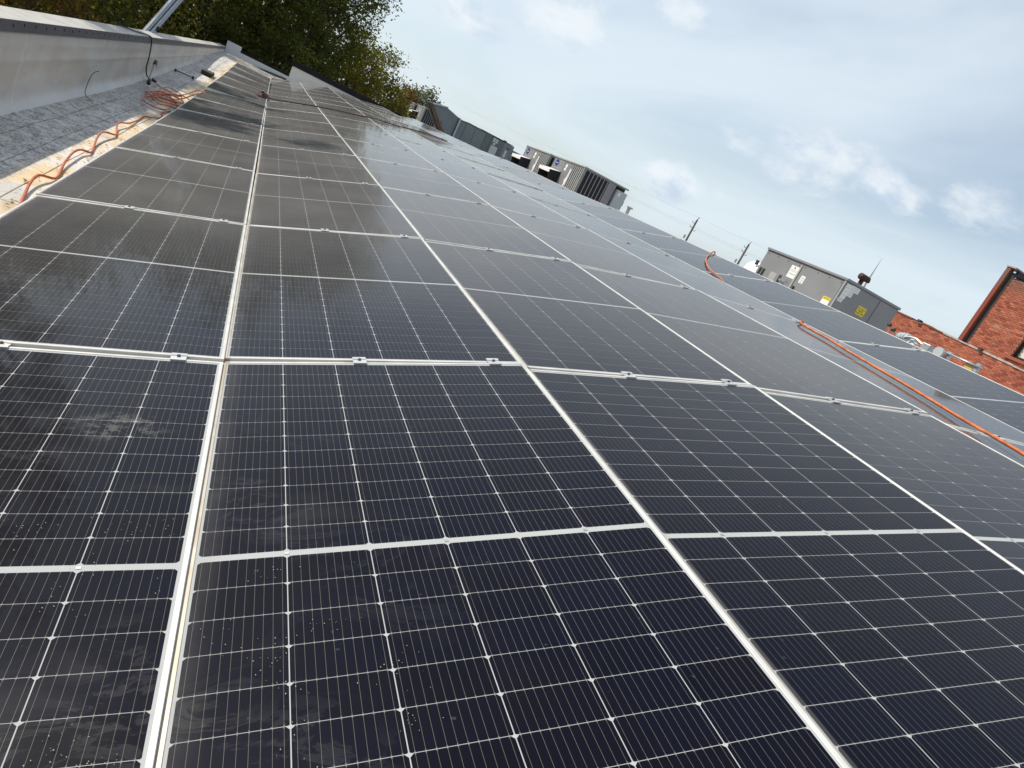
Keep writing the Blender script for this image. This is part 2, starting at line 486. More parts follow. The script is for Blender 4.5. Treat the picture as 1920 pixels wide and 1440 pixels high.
# ------------------------------------------------------------------ mesh helpers
class MB:
    def __init__(s):
        s.v, s.f, s.m = [], [], []

    def add(s, vs, fs, mi=0):
        b = len(s.v)
        s.v += [tuple(v) for v in vs]
        s.f += [tuple(i + b for i in q) for q in fs]
        s.m += [mi] * len(fs)
        return s

    def box(s, x0, x1, y0, y1, z0, z1, mi=0):
        return s.add([(x0, y0, z0), (x1, y0, z0), (x1, y1, z0), (x0, y1, z0), (x0, y0, z1), (x1, y0, z1), (x1, y1, z1), (x0, y1, z1)],
                     [(0, 3, 2, 1), (4, 5, 6, 7), (0, 1, 5, 4), (1, 2, 6, 5), (2, 3, 7, 6), (3, 0, 4, 7)], mi)

    def prism(s, poly, axis, a, b, mi=0):
        """poly: 2-D outline swept along axis ('x' or 'y' or 'z') from a to b"""
        n = len(poly)

        def P(q, t):
            return {'x': (t, q[0], q[1]), 'y': (q[0], t, q[1]), 'z': (q[0], q[1], t)}[axis]
        vs = [P(q, a) for q in poly] + [P(q, b) for q in poly]
        fs = [tuple(range(n))[::-1], tuple(range(n, 2 * n))] + [(i, (i + 1) % n, n + (i + 1) % n, n + i) for i in range(n)]
        return s.add(vs, fs, mi)

    def tube(s, pts, rad, seg=8, mi=0, cap=True):
        pts = [Vector(p) for p in pts]
        n = len(pts)
        rads = rad if isinstance(rad, (list, tuple)) else [rad] * n
        ref = Vector((0, 0, 1))
        vs, fs = [], []
        u = None
        for i, p in enumerate(pts):
            t = (pts[min(i + 1, n - 1)] - pts[max(i - 1, 0)])
            if t.length < 1e-9:
                t = Vector((0, 0, 1))
            t.normalize()
            if u is None:
                u = t.cross(ref if abs(t.z) < 0.9 else Vector((1, 0, 0)))
            else:
                u = u - t * u.dot(t)
            u.normalize()
            w = t.cross(u)
            for k in range(seg):
                a = 2 * math.pi * k / seg
                vs.append(p + (u * math.cos(a) + w * math.sin(a)) * rads[i])
        for i in range(n - 1):
            for k in range(seg):
                fs.append((i * seg + k, i * seg + (k + 1) % seg, (i + 1) * seg + (k + 1) % seg, (i + 1) * seg + k))
        if cap:
            fs.append(tuple(range(seg))[::-1])
            fs.append(tuple((n - 1) * seg + k for k in range(seg)))
        return s.add(vs, fs, mi)

    def mesh(s, name, mats, smooth=False):
        me = bpy.data.meshes.new(name)
        me.from_pydata(s.v, [], s.f)
        for mt in (mats if isinstance(mats, (list, tuple)) else [mats]):
            me.materials.append(mt)
        if any(s.m):
            me.polygons.foreach_set('material_index', s.m)
        if smooth:
            me.polygons.foreach_set('use_smooth', [True] * len(me.polygons))
        me.update()
        return me

    def build(s, name, mats, parent=None, smooth=False, bevel=0.0):
        o = bpy.data.objects.new(name, s.mesh(name, mats, smooth))
        COL.objects.link(o)
        if parent is not None:
            o.parent = parent
        if bevel:
            md = o.modifiers.new('bevel', 'BEVEL')
            md.width = bevel
            md.segments = 2
            md.limit_method = 'ANGLE'
        return o


def link(name, me, parent=None, mw=None):
    o = bpy.data.objects.new(name, me)
    COL.objects.link(o)
    if parent is not None:
        o.parent = parent
    if mw is not None:
        o.matrix_local = mw
    return o


def tag(o, label=None, cat=None, group=None, kind=None):
    if label:
        o['label'] = label
    if cat:
        o['category'] = cat
    if group:
        o['group'] = group
    if kind:
        o['kind'] = kind
    return o


def empty(name, loc=(0, 0, 0), label=None, cat=None, group=None, mw=None):
    o = bpy.data.objects.new(name, None)
    COL.objects.link(o)
    o.empty_display_size = 0.2
    if mw is not None:
        o.matrix_world = mw
    else:
        o.location = loc
    return tag(o, label, cat, group)


def copy_tree(o, parent=None):
    c = o.copy()
    COL.objects.link(c)
    c.parent = parent
    for ch in list(o.children):
        copy_tree(ch, c)
    return c


def smooth_path(pts, k=6):
    """Catmull-Rom through the points"""
    pts = [Vector(p) for p in pts]
    out = []
    for i in range(len(pts) - 1):
        p0, p1, p2, p3 = pts[max(i - 1, 0)], pts[i], pts[i + 1], pts[min(i + 2, len(pts) - 1)]
        for j in range(k):
            t = j / k
            out.append(0.5 * ((2 * p1) + (p2 - p0) * t + (2 * p0 - 5 * p1 + 4 * p2 - p3) * t * t + (3 * p1 - p0 - 3 * p2 + p3) * t ** 3))
    out.append(pts[-1])
    return out


def lettering(text, size, mat, parent, mw, name='lettering', align='CENTER'):
    cu = bpy.data.curves.new(name, 'FONT')
    cu.body = text
    cu.size = size
    cu.align_x = align
    cu.align_y = 'CENTER'
    cu.extrude = 0.0008
    cu.space_line = 0.85
    tmp = bpy.data.objects.new('tmp', cu)
    COL.objects.link(tmp)
    dg = bpy.context.evaluated_depsgraph_get()
    dg.update()
    me = bpy.data.meshes.new_from_object(tmp.evaluated_get(dg))
    bpy.data.objects.remove(tmp)
    bpy.data.curves.remove(cu)
    me.materials.clear()
    me.materials.append(mat)
    return link(name, me, parent, mw)


def lerp_tab(tab, y):
    if y <= tab[0][0]:
        return tab[0][1]
    for (a, va), (b, vb) in zip(tab, tab[1:]):
        if y <= b:
            return va + (vb - va) * (y - a) / (b - a)
    return tab[-1][1]


# ------------------------------------------------------------------ the shape of the roof
# height of each edge of the module columns along y (the old roof sags and rises)
EZ = {
    'AL': [(-3, -0.295), (2.3, -0.295), (7, -0.285), (9, -0.28), (12, -0.235), (15, -0.155), (19, -0.06), (23, 0.10), (25.3, 0.17), (32, 0.33)],
    'AR': [(-3, 0.003), (6, -0.01), (14, -0.025), (20, 0.05), (25.3, 0.15), (32, 0.25)],
    'BL': [(-3, 0.0), (6, -0.02), (14, -0.04), (22, 0.0), (29.9, 0.06)],
    'BR': [(-3, 0.38), (2.3, 0.36), (9, 0.34), (23, 0.35), (29.9, 0.42)],
    'CR': [(-3, 0.68), (2.3, 0.65), (9, 0.635), (16, 0.655), (23, 0.69), (29.9, 0.74)],
    'DR': [(-3, 0.915), (0, 0.897), (2.3, 0.87), (6, 0.845), (14, 0.83), (20, 0.79), (29.9, 0.84)],
    'ER': [(-3, 1.045), (2.3, 1.02), (6, 1.01), (14, 1.0), (20, 0.985), (29.9, 1.03)],
    'FL': [(-3, 1.02), (6, 1.0), (9, 1.0), (12, 0.96), (14, 0.98), (18, 0.93), (30, 0.90)],
    'FR': [(-3, 1.30), (7, 1.29), (9.2, 1.285), (11, 1.245), (13.5, 1.27), (16, 1.255), (18, 1.20), (27, 1.19), (31, 1.18)],
}
EX = {'AL': -1.132, 'AR': -0.020, 'BL': 0.000, 'BR': 1.076, 'CL': 1.095, 'CR': 2.185, 'DL': 2.208, 'DR': 3.312, 'EL': 3.352, 'ER': 4.455, 'FL': 4.79, 'FR': 5.872}
for a, b in (('CL', 'BR'), ('DL', 'CR'), ('EL', 'DR')):
    EZ[a] = EZ[b]
PW, PL, PITCH = 1.155, 2.280, 2.298
COLUMNS = {'A': (-0.03, -1, 10), 'B': (0.0, -1, 12), 'C': (-0.04, -1, 12), 'D': (-0.07, -1, 12), 'E': (-0.15, -1, 12), 'F': (2.10, -1, 11)}


def drift(y):                      # the far part of the array swings a little to the left
    return 0.0 if y < 6 else -0.004 * (y - 6)


def roof_z(x, y):
    """height of the deck under the modules"""
    zs = [(-2.6, lerp_tab(EZ['AL'], y) - 0.20), (-2.1, lerp_tab(EZ['AL'], y) - 0.19), (-1.45, lerp_tab(EZ['AL'], y) - 0.185), (-1.125, lerp_tab(EZ['AL'], y) - 0.18)]
    for k in ('AR', 'BR', 'CR', 'DR', 'ER'):
        zs.append((EX[k], lerp_tab(EZ[k], y) - 0.14))
    zs += [(5.0, 0.86), (6.6, 0.80), (30, 0.70)]
    return lerp_tab(zs, x)


# ------------------------------------------------------------------ large structure: ground, roof, parapet, end wall
g = MB()
n = 24
ext = 900
vs = [((i / n - 0.5) * 2 * ext, (j / n - 0.5) * 2 * ext, -6.5) for j in range(n + 1) for i in range(n + 1)]
g.add(vs, [(j * (n + 1) + i, j * (n + 1) + i + 1, (j + 1) * (n + 1) + i + 1, (j + 1) * (n + 1) + i) for j in range(n) for i in range(n)])
tag(g.build('ground', M['ground']), kind='structure')

xs = [-2.3, -2.1, -1.9, -1.7, -1.5, -1.3, -1.125, -0.6, -0.01, 0.5, 1.08, 1.6, 2.19, 2.7, 3.31, 3.9, 4.42, 5.0, 5.8, 6.6, 9, 13, 19]
ys = [-7 + 1.0 * i for i in range(40)]
rf = MB()
vs = [(x, y, roof_z(x, y) - 0.006) for y in ys for x in xs]
nx = len(xs)
fs = [(j * nx + i, j * nx + i + 1, (j + 1) * nx + i + 1, (j + 1) * nx + i) for j in range(len(ys) - 1) for i in range(nx - 1)]
rf.add(vs, fs)
rf.m = [1 if xs[i] >= 4.9 else 0 for j in range(len(ys) - 1) for i in range(nx - 1)]
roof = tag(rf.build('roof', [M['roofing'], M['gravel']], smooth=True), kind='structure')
# far part of the flat roof and the skirt of the building
fr = MB()
fr.box(6.7, 19, 32.2, 66, 0.55, 0.70)
tag(fr.build('flat_roof', M['gravel']), kind='structure')

# cap sheets lapped over the strip between parapet and modules: each sheet is a piece of the roof
rnd = random.Random(3)


def cap_sheet(x0, x1, y0, y1, lift):
    mb = MB()
    nyy = max(2, int((y1 - y0) / 0.35))
    nxx = 3
    top = []
    for j in range(nyy + 1):
        for i in range(nxx + 1):
            x = x0 + (x1 - x0) * i / nxx
            y = y0 + (y1 - y0) * j / nyy
            wob = 0.005 * noise.noise(Vector((x * 2.2, y * 1.6, 3.3)))
            jx = (0.014 * noise.noise(Vector((y * 1.1, x * 3, 7.7))) if i in (0, nxx) else 0)
            top.append((x + jx, y, roof_z(x, y) + lift + wob))
    w = nxx + 1
    nt_ = len(top)
    bot = [(a, b, c - 0.012) for a, b, c in top]
    fs = [(j * w + i, j * w + i + 1, (j + 1) * w + i + 1, (j + 1) * w + i) for j in range(nyy) for i in range(nxx)]
    mb.add(top + bot, fs)
    for j in range(nyy):
        a, b = j * w, (j + 1) * w
        mb.f += [(a, b, b + nt_, a + nt_), (b + nxx, a + nxx, a + nxx + nt_, b + nxx + nt_)]
        mb.m += [0, 0]
    for i in range(nxx):
        a = i
        b = nyy * w + i
        mb.f += [(a + 1, a, a + nt_, a + 1 + nt_), (b, b + 1, b + 1 + nt_, b + nt_)]
        mb.m += [0, 0]
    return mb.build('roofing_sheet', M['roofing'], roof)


lanes = [(-2.10, -1.845), (-1.837, -1.60), (-1.592, -1.36), (-1.352, -1.06)]
for li, (a, b) in enumerate(lanes):
    y = -3.0 - rnd.random() * 1.5
    while y < 31.5:
        ln = rnd.uniform(1.6, 2.6)
        cap_sheet(a, b, y, min(y + ln, 31.8), 0.004 + 0.004 * rnd.random())
        y += ln + 0.009

# parapet along the left edge
PX = -2.10
par = empty('parapet_wall', (PX, 0, -0.5), 'long grey membrane covered parapet wall with dark capped top beside the gutter', 'wall')
wb = MB()
ysn = [-7 + 0.5 * i for i in range(79)]
prof = [(-0.235, -6.5), (-0.235, 0.72), (-0.012, 0.72)]
zz = [0.72, 0.68, 0.645, 0.62, 0.595, 0.55, 0.51, 0.49, 0.47, 0.45, 0.43, 0.39, 0.32, 0.24, 0.17, 0.11, 0.06, 0.025, 0.0]
ring = []
for y in ysn:
    row = [(-0.235, y, -6.0), (-0.235, y, 0.735)]
    zf = roof_z(-2.1, y) + 0.5
    for q, z in enumerate(zz):
        cant = 0.0
        if z < 0.11:
            cant = 0.075 * ((0.11 - z) / 0.11) ** 1.6
        wr = 0.006 * noise.noise(Vector((y * 0.9, z * 3.5, 1.0))) + 0.012 * math.exp(-((z - 0.47 - 0.02 * noise.noise(Vector((y * 0.5, 3, 1)))) / 0.035) ** 2) + 0.008 * math.exp(-((z - 0.62) / 0.03) ** 2)
        if q == 0:
            wr = 0
        zl = z if z > 0.5 else zf + (0.5 - zf) * z / 0.5
        row.append((-0.005 + cant + wr, y, zl))
    row.append((0.12, y, zf - 0.002))
    ring.append(row)
w = len(ring[0])
wb.add([p for rw in ring for p in rw], [(j * w + i, j * w + i + 1, (j + 1) * w + i + 1, (j + 1) * w + i)[::-1] for j in range(len(ring) - 1) for i in range(w - 1)])
wb.build('wall_face', M['membrane'], par, smooth=True)
ptop = 0.735           # local z (world -0.5)
y = -6.9
cuts = [-6.9, -3.9, 0.0, 3.7, 7.42, 10.1, 12.72, 15.7, 18.7, 21.7, 24.7, 27.7, 31.9]
sm = MB()
sm.tube([(0, 0, 0), (0.004, 0, 0)], 0.013, 8)
screw_me = sm.mesh('screw', M['bolt'])
for a, b in zip(cuts, cuts[1:]):
    a += 0.002
    b -= 0.002
    cp = MB()
    cp.prism([(-0.245, 0.83), (0.026, 0.826), (0.026, 0.822), (-0.245, 0.70), (-0.255, 0.70), (-0.255, 0.83)][:0] or [(-0.25, 0.834), (-0.25, 0.70), (-0.243, 0.70), (-0.243, 0.826), (0.022, 0.822), (0.022, 0.83)], 'y', a, b, 0)
    cp.prism([(0.022, 0.829), (0.022, 0.738), (0.026, 0.735), (0.028, 0.735), (0.028, 0.829)], 'y', a, b, 1)
    cs = cp.build('coping_section', [M['coping'], M['flashing']], par)
    y = math.ceil(a / 0.315) * 0.315
    while y < b - 0.05:
        if y > 4 and y < 22:
            link('screw', screw_me, cs, Matrix.Translation((0.0275, y + 0.02 * math.sin(y * 7), 0.79 + 0.006 * math.sin(y * 13))))
        y += 0.315

# stepped wall closing the far end
ew = empty('end_wall', (0, 32, -0.2), 'stepped pale end wall with black capping behind the far end of the panels', 'wall')


def ebox(name, x0, x1, z0, z1, mat, y0=0.0, y1=0.25):
    return MB().box(x0, x1, y0, y1, z0 + 0.2, z1 + 0.2).build(name, mat, ew)


ebox('wall_block', -2.10, -1.52, -6.4, 0.60, M['offwhite'])
ebox('low_wall_panel', -1.52, 0.57, -6.4, 0.37, M['offwhite'])
ebox('high_wall_panel', 0.57, 6.7, -6.4, 0.86, M['offwhite'])
ebox('capping', 0.53, 6.7, 0.862, 1.09, M['blackcap'], -0.04, 0.30)
ebox('capping', -1.518, 0.528, 0.372, 0.45, M['blackcap'], 0.06, 0.30)
ebox('capping', -2.40, -1.55, 0.602, 0.64, M['blackcap'], 0.04, 0.30)
ec = MB().tube(smooth_path([(-2.0, 31.78, 0.06), (-1.6, 31.8, 0.02), (-0.9, 31.85, 0.10), (-0.1, 31.88, 0.18), (0.5, 31.9, 0.22)]), 0.035, 8)
tag(ec.build('black_conduit', M['black'], smooth=True), 'black conduit running along the foot of the far end wall', 'conduit')

# ------------------------------------------------------------------ solar modules
INS = 0.0118
fm = MB()
prof = [(0.0, -0.035), (0.0, -0.0012), (0.0012, 0.0), (0.0108, 0.0), (0.0118, -0.0008), (0.0118, -0.0022), (0.0118, -0.035)]
ringv = []
for (d_, z_) in prof:
    hx, hy = PW / 2 - d_, PL / 2 - d_
    ringv += [(-hx, -hy, z_), (hx, -hy, z_), (hx, hy, z_), (-hx, hy, z_)]
fs = []
for i in range(len(prof) - 1):
    for k in range(4):
        fs.append((i * 4 + k, i * 4 + (k + 1) % 4, (i + 1) * 4 + (k + 1) % 4, (i + 1) * 4 + k))
fm.add(ringv, fs)
frame_me = fm.mesh('frame', M['alu'])
sh = MB()
hx, hy = PW / 2 - INS + 0.001, PL / 2 - INS + 0.001
sh.add([(-hx, -hy, -0.0021), (hx, -hy, -0.0021), (hx, hy, -0.0021), (-hx, hy, -0.0021), (-hx, -hy, -0.007), (hx, -hy, -0.007), (hx, hy, -0.007), (-hx, hy, -0.007)], [(0, 1, 2, 3), (7, 6, 5, 4)])
sheet_me = sh.mesh('coated_backsheet', M['sheet'])  # white backsheet; the front glass is only its clear coat, no separate pane
CP_X, CP_Y, CGAP = 0.1868, 0.0923, 0.019
CELLW, CELLH = 0.1845, 0.0908


def cell_outline(cx, cy, flip):
    a, b = CELLW / 2, CELLH / 2
    c1, c2 = 0.0066, 0.0022
    if flip:
        c1, c2 = c2, c1
    return [(cx - a + c1, cy - b), (cx + a - c1, cy - b), (cx + a, cy - b + c1), (cx + a, cy + b - c2), (cx + a - c2, cy + b), (cx - a + c2, cy + b), (cx - a, cy + b - c2), (cx - a, cy - b + c1)]


def cell_mesh(name, cells, z):
    """cells: list of (cx, cy, flip)"""
    v, f_, uv = [], [], []
    for cx, cy, fl in cells:
        b = len(v)
        o = cell_outline(cx, cy, fl)
        v += [(x, y, z) for x, y in o]
        f_.append(tuple(range(b, b + 8)))
        uv += [((x - cx) / CELLW + 0.5, (y - cy) / CELLH + 0.5) for x, y in o]
    me = bpy.data.meshes.new(name)
    me.from_pydata(v, [], f_)
    lay = me.uv_layers.new(name='UVMap')
    lay.data.foreach_set('uv', [c for q in uv for c in q])
    me.materials.append(M['cell'])
    me.update()
    return me


def grid():
    out = []
    for i in range(6):
        for h in (0, 1):
            st = []
            for j in range(12):
                cx = (i - 2.5) * CP_X
                cy = (CGAP / 2 + (j + 0.5) * CP_Y) * (1 if h else -1)
                st.append((cx, cy, (j + i) % 2 == 0 if False else h == 0))
            out.append(st)
    return out


STR = grid()
cell_me = [cell_mesh('solar_cell', [(0, 0, fl)], 0.0) for fl in (False, True)]
string_me = [cell_mesh('cell_string', st, -0.0018) for st in STR]
all_me = cell_mesh('cell_grid', [c for st in STR for c in st], -0.0018)
# mid clamp bridging two frames, with its bolt
cb = MB()
cb.prism([(-0.030, 0.0), (-0.030, 0.005), (-0.010, 0.0055), (-0.010, 0.0025), (0.010, 0.0025), (0.010, 0.0055), (0.030, 0.005), (0.030, 0.0)], 'x', -0.025, 0.025)
clamp_me = cb.mesh('clamp', M['clamp'])
bb = MB().tube([(0, 0, 0.0025), (0, 0, 0.0105)], 0.0065, 6)
bolt_me = bb.mesh('bolt', M['greybolt'])
tb = MB().box(-0.005, 0.005, -0.004, 0.004, -0.0017, -0.0008)
tab_me = tb.mesh('junction_tab', M['galv'])

ORD = ['first', 'second', 'third', 'fourth', 'fifth', 'sixth', 'seventh', 'eighth', 'ninth', 'tenth', 'eleventh', 'twelfth', 'thirteenth', 'fourteenth', 'fifteenth']
COLNAME = {'A': 'column beside the parapet gutter', 'B': 'second column from the parapet', 'C': 'third column from the parapet', 'D': 'fourth column from the parapet',
           'E': 'narrow looking column left of the raised edge row', 'F': 'raised outermost column along the skyline'}
NOTE = {('A', -1): 'dirty dark solar panel with dried water marks and pale scuff', ('B', -1): 'dark solar panel with dusty lower left corner',
        ('C', -1): 'clean black solar panel', ('E', -1): 'grey reflecting solar panel crossed by the orange hose', ('E', 0): 'grey reflecting solar panel with the end of the orange hose',
        ('F', 1): 'solar panel crossed by the bent orange hose', ('A', 4): 'solar panel under the tip of the coiled orange cord'}


def panel(colk, t):
    yo, t0, t1 = COLUMNS[colk]
    y0 = t * PITCH + yo
    yc = y0 + PL / 2

    def P(side, y):
        k = colk + side
        sh_ = lerp_tab([(0.5, 0.010), (6.0, -0.012)], y) if colk == 'A' else 0.0
        return Vector((EX[k] + drift(y) + sh_, y, lerp_tab(EZ[k], y)))
    lc, rc = P('L', yc), P('R', yc)
    ux = (rc - lc).normalized()
    uy = ((P('L', y0 + PL) + P('R', y0 + PL)) - (P('L', y0) + P('R', y0))).normalized()
    rr = random.Random(hash((ord(colk), t)) & 0xffff)
    jx, jy = rr.gauss(0, 0.0028), rr.gauss(0, 0.0022)
    uz = ux.cross(uy).normalized()
    uz = (uz + ux * jx + uy * jy).normalized()
    uy = (uy - uz * uy.dot(uz)).normalized()
    ux = uy.cross(uz)
    c = (lc + rc) / 2
    mw = Matrix(((ux.x, uy.x, uz.x, c.x), (ux.y, uy.y, uz.y, c.y), (ux.z, uy.z, uz.z, c.z), (0, 0, 0, 1)))
    row = t - t0
    head = NOTE.get((colk, t), 'dark framed solar panel')
    label = '%s, %s, %s row from the front' % (head, COLNAME[colk], ORD[row])
    if len(label.split()) > 16:
        label = '%s, %s row, %s' % (NOTE.get((colk, t), 'solar panel'), ORD[row], COLNAME[colk].replace(' from the parapet', '').replace(' beside the parapet gutter', ' by gutter').replace(' left of the raised edge row', '').replace(' along the skyline', ''))
    root = empty('solar_panel', label=label, cat='solar panel', group='solar panels laid in columns over the roof', mw=mw)
    link('frame', frame_me, root)
    link('coated_backsheet', sheet_me, root)
    if t <= 0 and colk in 'ABCD':
        for si, st in enumerate(STR):
            for (cx, cy, fl) in st:
                link('solar_cell', cell_me[1 if fl else 0], root, Matrix.Translation((cx, cy, -0.0018)))
        for i in (-2, 0, 2):
            link('junction_tab', tab_me, root, Matrix.Translation((i * CP_X, 0, 0)))
    elif t <= 6:
        for me in string_me:
            link('cell_string', me, root)
    else:
        tag(link('cell_grid', all_me, root), kind='stuff')
    if t < t1:
        for fx in (0.42, 0.88):
            cl = link('clamp', clamp_me, root, Matrix.Translation(((fx - 0.5) * PW + rr.uniform(-.01, .01), PL / 2 + 0.010, 0.0005)))
            if t < 5:
                link('bolt', bolt_me, cl)
    return root


for ck, (yo, t0, t1) in COLUMNS.items():
    for t in range(t0, t1 + 1):
        panel(ck, t)

# rails under the modules (seen through the gap between the first two columns)
rb = MB()
for ry in [i * 1.15 - 2.0 for i in range(26)]:
    pts = [(EX[k] + drift(ry), ry, lerp_tab(EZ[k], ry) - 0.058) for k in ('AL', 'AR')]
    for (a, b) in zip(pts, pts[1:]):
        v = []
        for (x, y_, z) in (a, b):
            v += [(x, y_ - 0.02, z - 0.02), (x, y_ + 0.02, z - 0.02), (x, y_ + 0.02, z + 0.02), (x, y_ - 0.02, z + 0.02)]
        rb.add(v, [(0, 1, 5, 4), (1, 2, 6, 5), (2, 3, 7, 6), (3, 0, 4, 7), (0, 3, 2, 1), (4, 5, 6, 7)])
tag(rb.build('mounting_rail', M['galv']), 'galvanised mounting rails crossing under the panel column beside the gutter', 'rail')

# ------------------------------------------------------------------ buildings to the right: brick walls
FX = Matrix(((0, 0, -1, 0), (-1, 0, 0, 0), (0, 1, 0, 0), (0, 0, 0, 1)))       # writing that faces -x
FY = Matrix(((1, 0, 0, 0), (0, 0, -1, 0), (0, 1, 0, 0), (0, 0, 0, 1)))        # writing that faces -y


def brick_field(x, outline, holes, parent, seed):
    """courses of separate bricks on the plane x, facing -x; outline(y, z) says where there is wall"""
    rr = random.Random(seed)
    BW, BH, J = 0.140, 0.044, 0.008
    mb = MB()
    tone = []
    ya, yb, za, zb = outline['box']
    k = 0
    z = za
    while z < zb:
        y = ya - (0.074 if k % 2 else 0)
        while y < yb:
            a, b = max(y, ya), min(y + BW, yb)
            cy, cz = (a + b) / 2, z + BH / 2
            if b - a > 0.03 and outline['f'](cy, cz) and not any(h[0] < cy < h[1] and h[2] < cz < h[3] for h in holes):
                pr = rr.uniform(-0.003, 0.004)
                if rr.random() < 0.02:
                    pr -= 0.03
                mb.add([(x - 0.008 - pr, a, z), (x - 0.008 - pr, b, z), (x - 0.008 - pr, b, z + BH), (x - 0.008 - pr, a, z + BH),
                        (x + 0.02, a, z), (x + 0.02, b, z), (x + 0.02, b, z + BH), (x + 0.02, a, z + BH)],
                       [(0, 3, 2, 1), (0, 1, 5, 4), (2, 3, 7, 6), (1, 2, 6, 5), (3, 0, 4, 7)])
                tn = min(1, max(0, rr.gauss(0.5, 0.22)))
                if rr.random() < 0.06:
                    tn = 0.0
                tone.extend([tn] * 8)
            y += BW + J
        z += BH + J
        k += 1
    o = mb.build('brick_courses', M['brick'], parent)
    at = o.data.attributes.new('tone', 'FLOAT', 'POINT')
    at.data.foreach_set('value', tone)
    o['kind'] = 'stuff'
    return o


BX = 18.0


def ltop(y):       # top of the low wall falls a little towards the camera
    return 2.38 + (y - 8.7) * 0.036


lw = empty('brick_parapet', (0, 0, 0), 'long low orange red brick parapet wall under the taller brick building', 'wall')
MB().prism([(5.2, 0.3), (14.6, 0.3), (14.6, ltop(14.6) - 0.03), (5.2, ltop(5.2) - 0.03)], 'x', BX, BX + 0.3).build('wall_core', M['mortar'], lw)
brick_field(BX, {'box': (5.2, 14.6, 0.9, 2.62), 'f': lambda y, z: z < ltop(y) - 0.05}, [], lw, 5)
rr = random.Random(9)
y = 5.2
while y < 14.5:
    ln = rr.uniform(0.28, 0.62)
    if y < 11 or rr.random() < 0.55:
        e = min(y + ln - 0.01, 14.58)
        dz = rr.uniform(-0.012, 0.012)
        MB().prism([(y, ltop(y) - 0.028), (e, ltop(e) - 0.028), (e, ltop(e) + 0.012 + dz), (y, ltop(y) + 0.014 + dz)], 'x', BX - 0.03, BX + 0.33).build('coping_stone', M['stone'] if y < 11 else M['brick'], lw)
    y += ln
for yy in (9.95, 12.0):
    MB().box(BX - 0.10, BX + 0.02, yy - 0.05, yy + 0.05, ltop(yy) - 0.02, ltop(yy) + 0.045).build('bracket', M['seam'], lw)

ub = empty('brick_building', (0, 0, 0), 'tall red brick building end with dark corner strip and cream blind window', 'building')
TX = 18.32


def utop(y):
    return 4.50 - (10.2 - y) * 0.035 if y < 10.2 else 4.50 + (y - 10.2) * 0.12


WIN = (8.15, 9.43, 2.60, 3.9)
cr = MB()
for (a, b, z0, z1) in ((2.0, WIN[0], -2, 4.2), (WIN[1], 10.86, -2, 4.42), (WIN[0], WIN[1], -2, WIN[2]), (WIN[0], WIN[1], WIN[3], 4.3)):
    cr.box(TX, TX + 0.4, a, b, z0, z1)
cr.box(TX + 0.41, TX + 9, 2.0, 10.8, -2, 4.2)
cr.build('wall_core', M['mortar'], ub)
brick_field(TX, {'box': (2.0, 10.62, 2.25, 4.75), 'f': lambda y, z: z < utop(y) - 0.05}, [WIN], ub, 11)
MB().box(TX - 0.12, TX + 0.05, 10.74, 10.86, 2.2, 4.69).build('corner_strip', M['brick'], ub)
for o in (ub.children[-1],):
    at = o.data.attributes.new('tone', 'FLOAT', 'POINT')
    at.data.foreach_set('value', [0.1] * len(o.data.vertices))
MB().box(TX - 0.02, TX + 0.05, 10.62, 10.735, 2.2, 4.6).build('shadow_strip', M['seam'], ub)  # dark strip puts the shadow line of the recess into colour
MB().box(TX - 0.14, TX + 0.3, 10.60, 10.88, 4.695, 4.73).build('cap_stone', M['stone'], ub)
MB().prism([(10.60, 4.50), (10.60, 4.688), (9.9, 4.53), (9.9, 4.49)], 'x', TX - 0.05, TX + 0.35).build('roof_edge', M['blackcap'], ub)
MB().prism([(9.88, 4.455), (9.88, 4.50), (2.0, 4.22), (2.0, 4.18)], 'x', TX - 0.03, TX + 0.4).build('roof_edge', M['stone'], ub)
wn = MB()
a, b, z0, z1 = WIN
wn.box(TX + 0.10, TX + 0.16, b - 0.09, b - 0.002, z0, z1).box(TX + 0.10, TX + 0.16, a + 0.002, a + 0.09, z0, z1).box(TX + 0.101, TX + 0.161, a + 0.091, b - 0.091, z0, z0 + 0.07).box(TX + 0.101, TX + 0.161, a + 0.091, b - 0.091, z1 - 0.07, z1)
wf = wn.build('window', M['dkglass'], ub)
MB().box(TX + 0.135, TX + 0.142, a + 0.09, b - 0.09, z0 + 0.07, z1 - 0.07).build('blind', M['blind'], wf)
MB().box(TX - 0.06, TX + 0.098, a - 0.08, b + 0.08, z0 - 0.075, z0 - 0.003).build('sill', M['brick'], wf)
o = wf.children[-1]
o.data.attributes.new('tone', 'FLOAT', 'POINT').data.foreach_set('value', [0.3] * 8)

# ------------------------------------------------------------------ rooftop units
def sticker(name, poly, plane, off, mat, parent, th=0.003):
    """thin printed sheet on a face: plane 'x' (faces -x, poly is y,z) or 'y' (faces -y, poly is x,z)"""
    return MB().prism(poly, plane, off - th, off, 0).build(name, mat, parent)


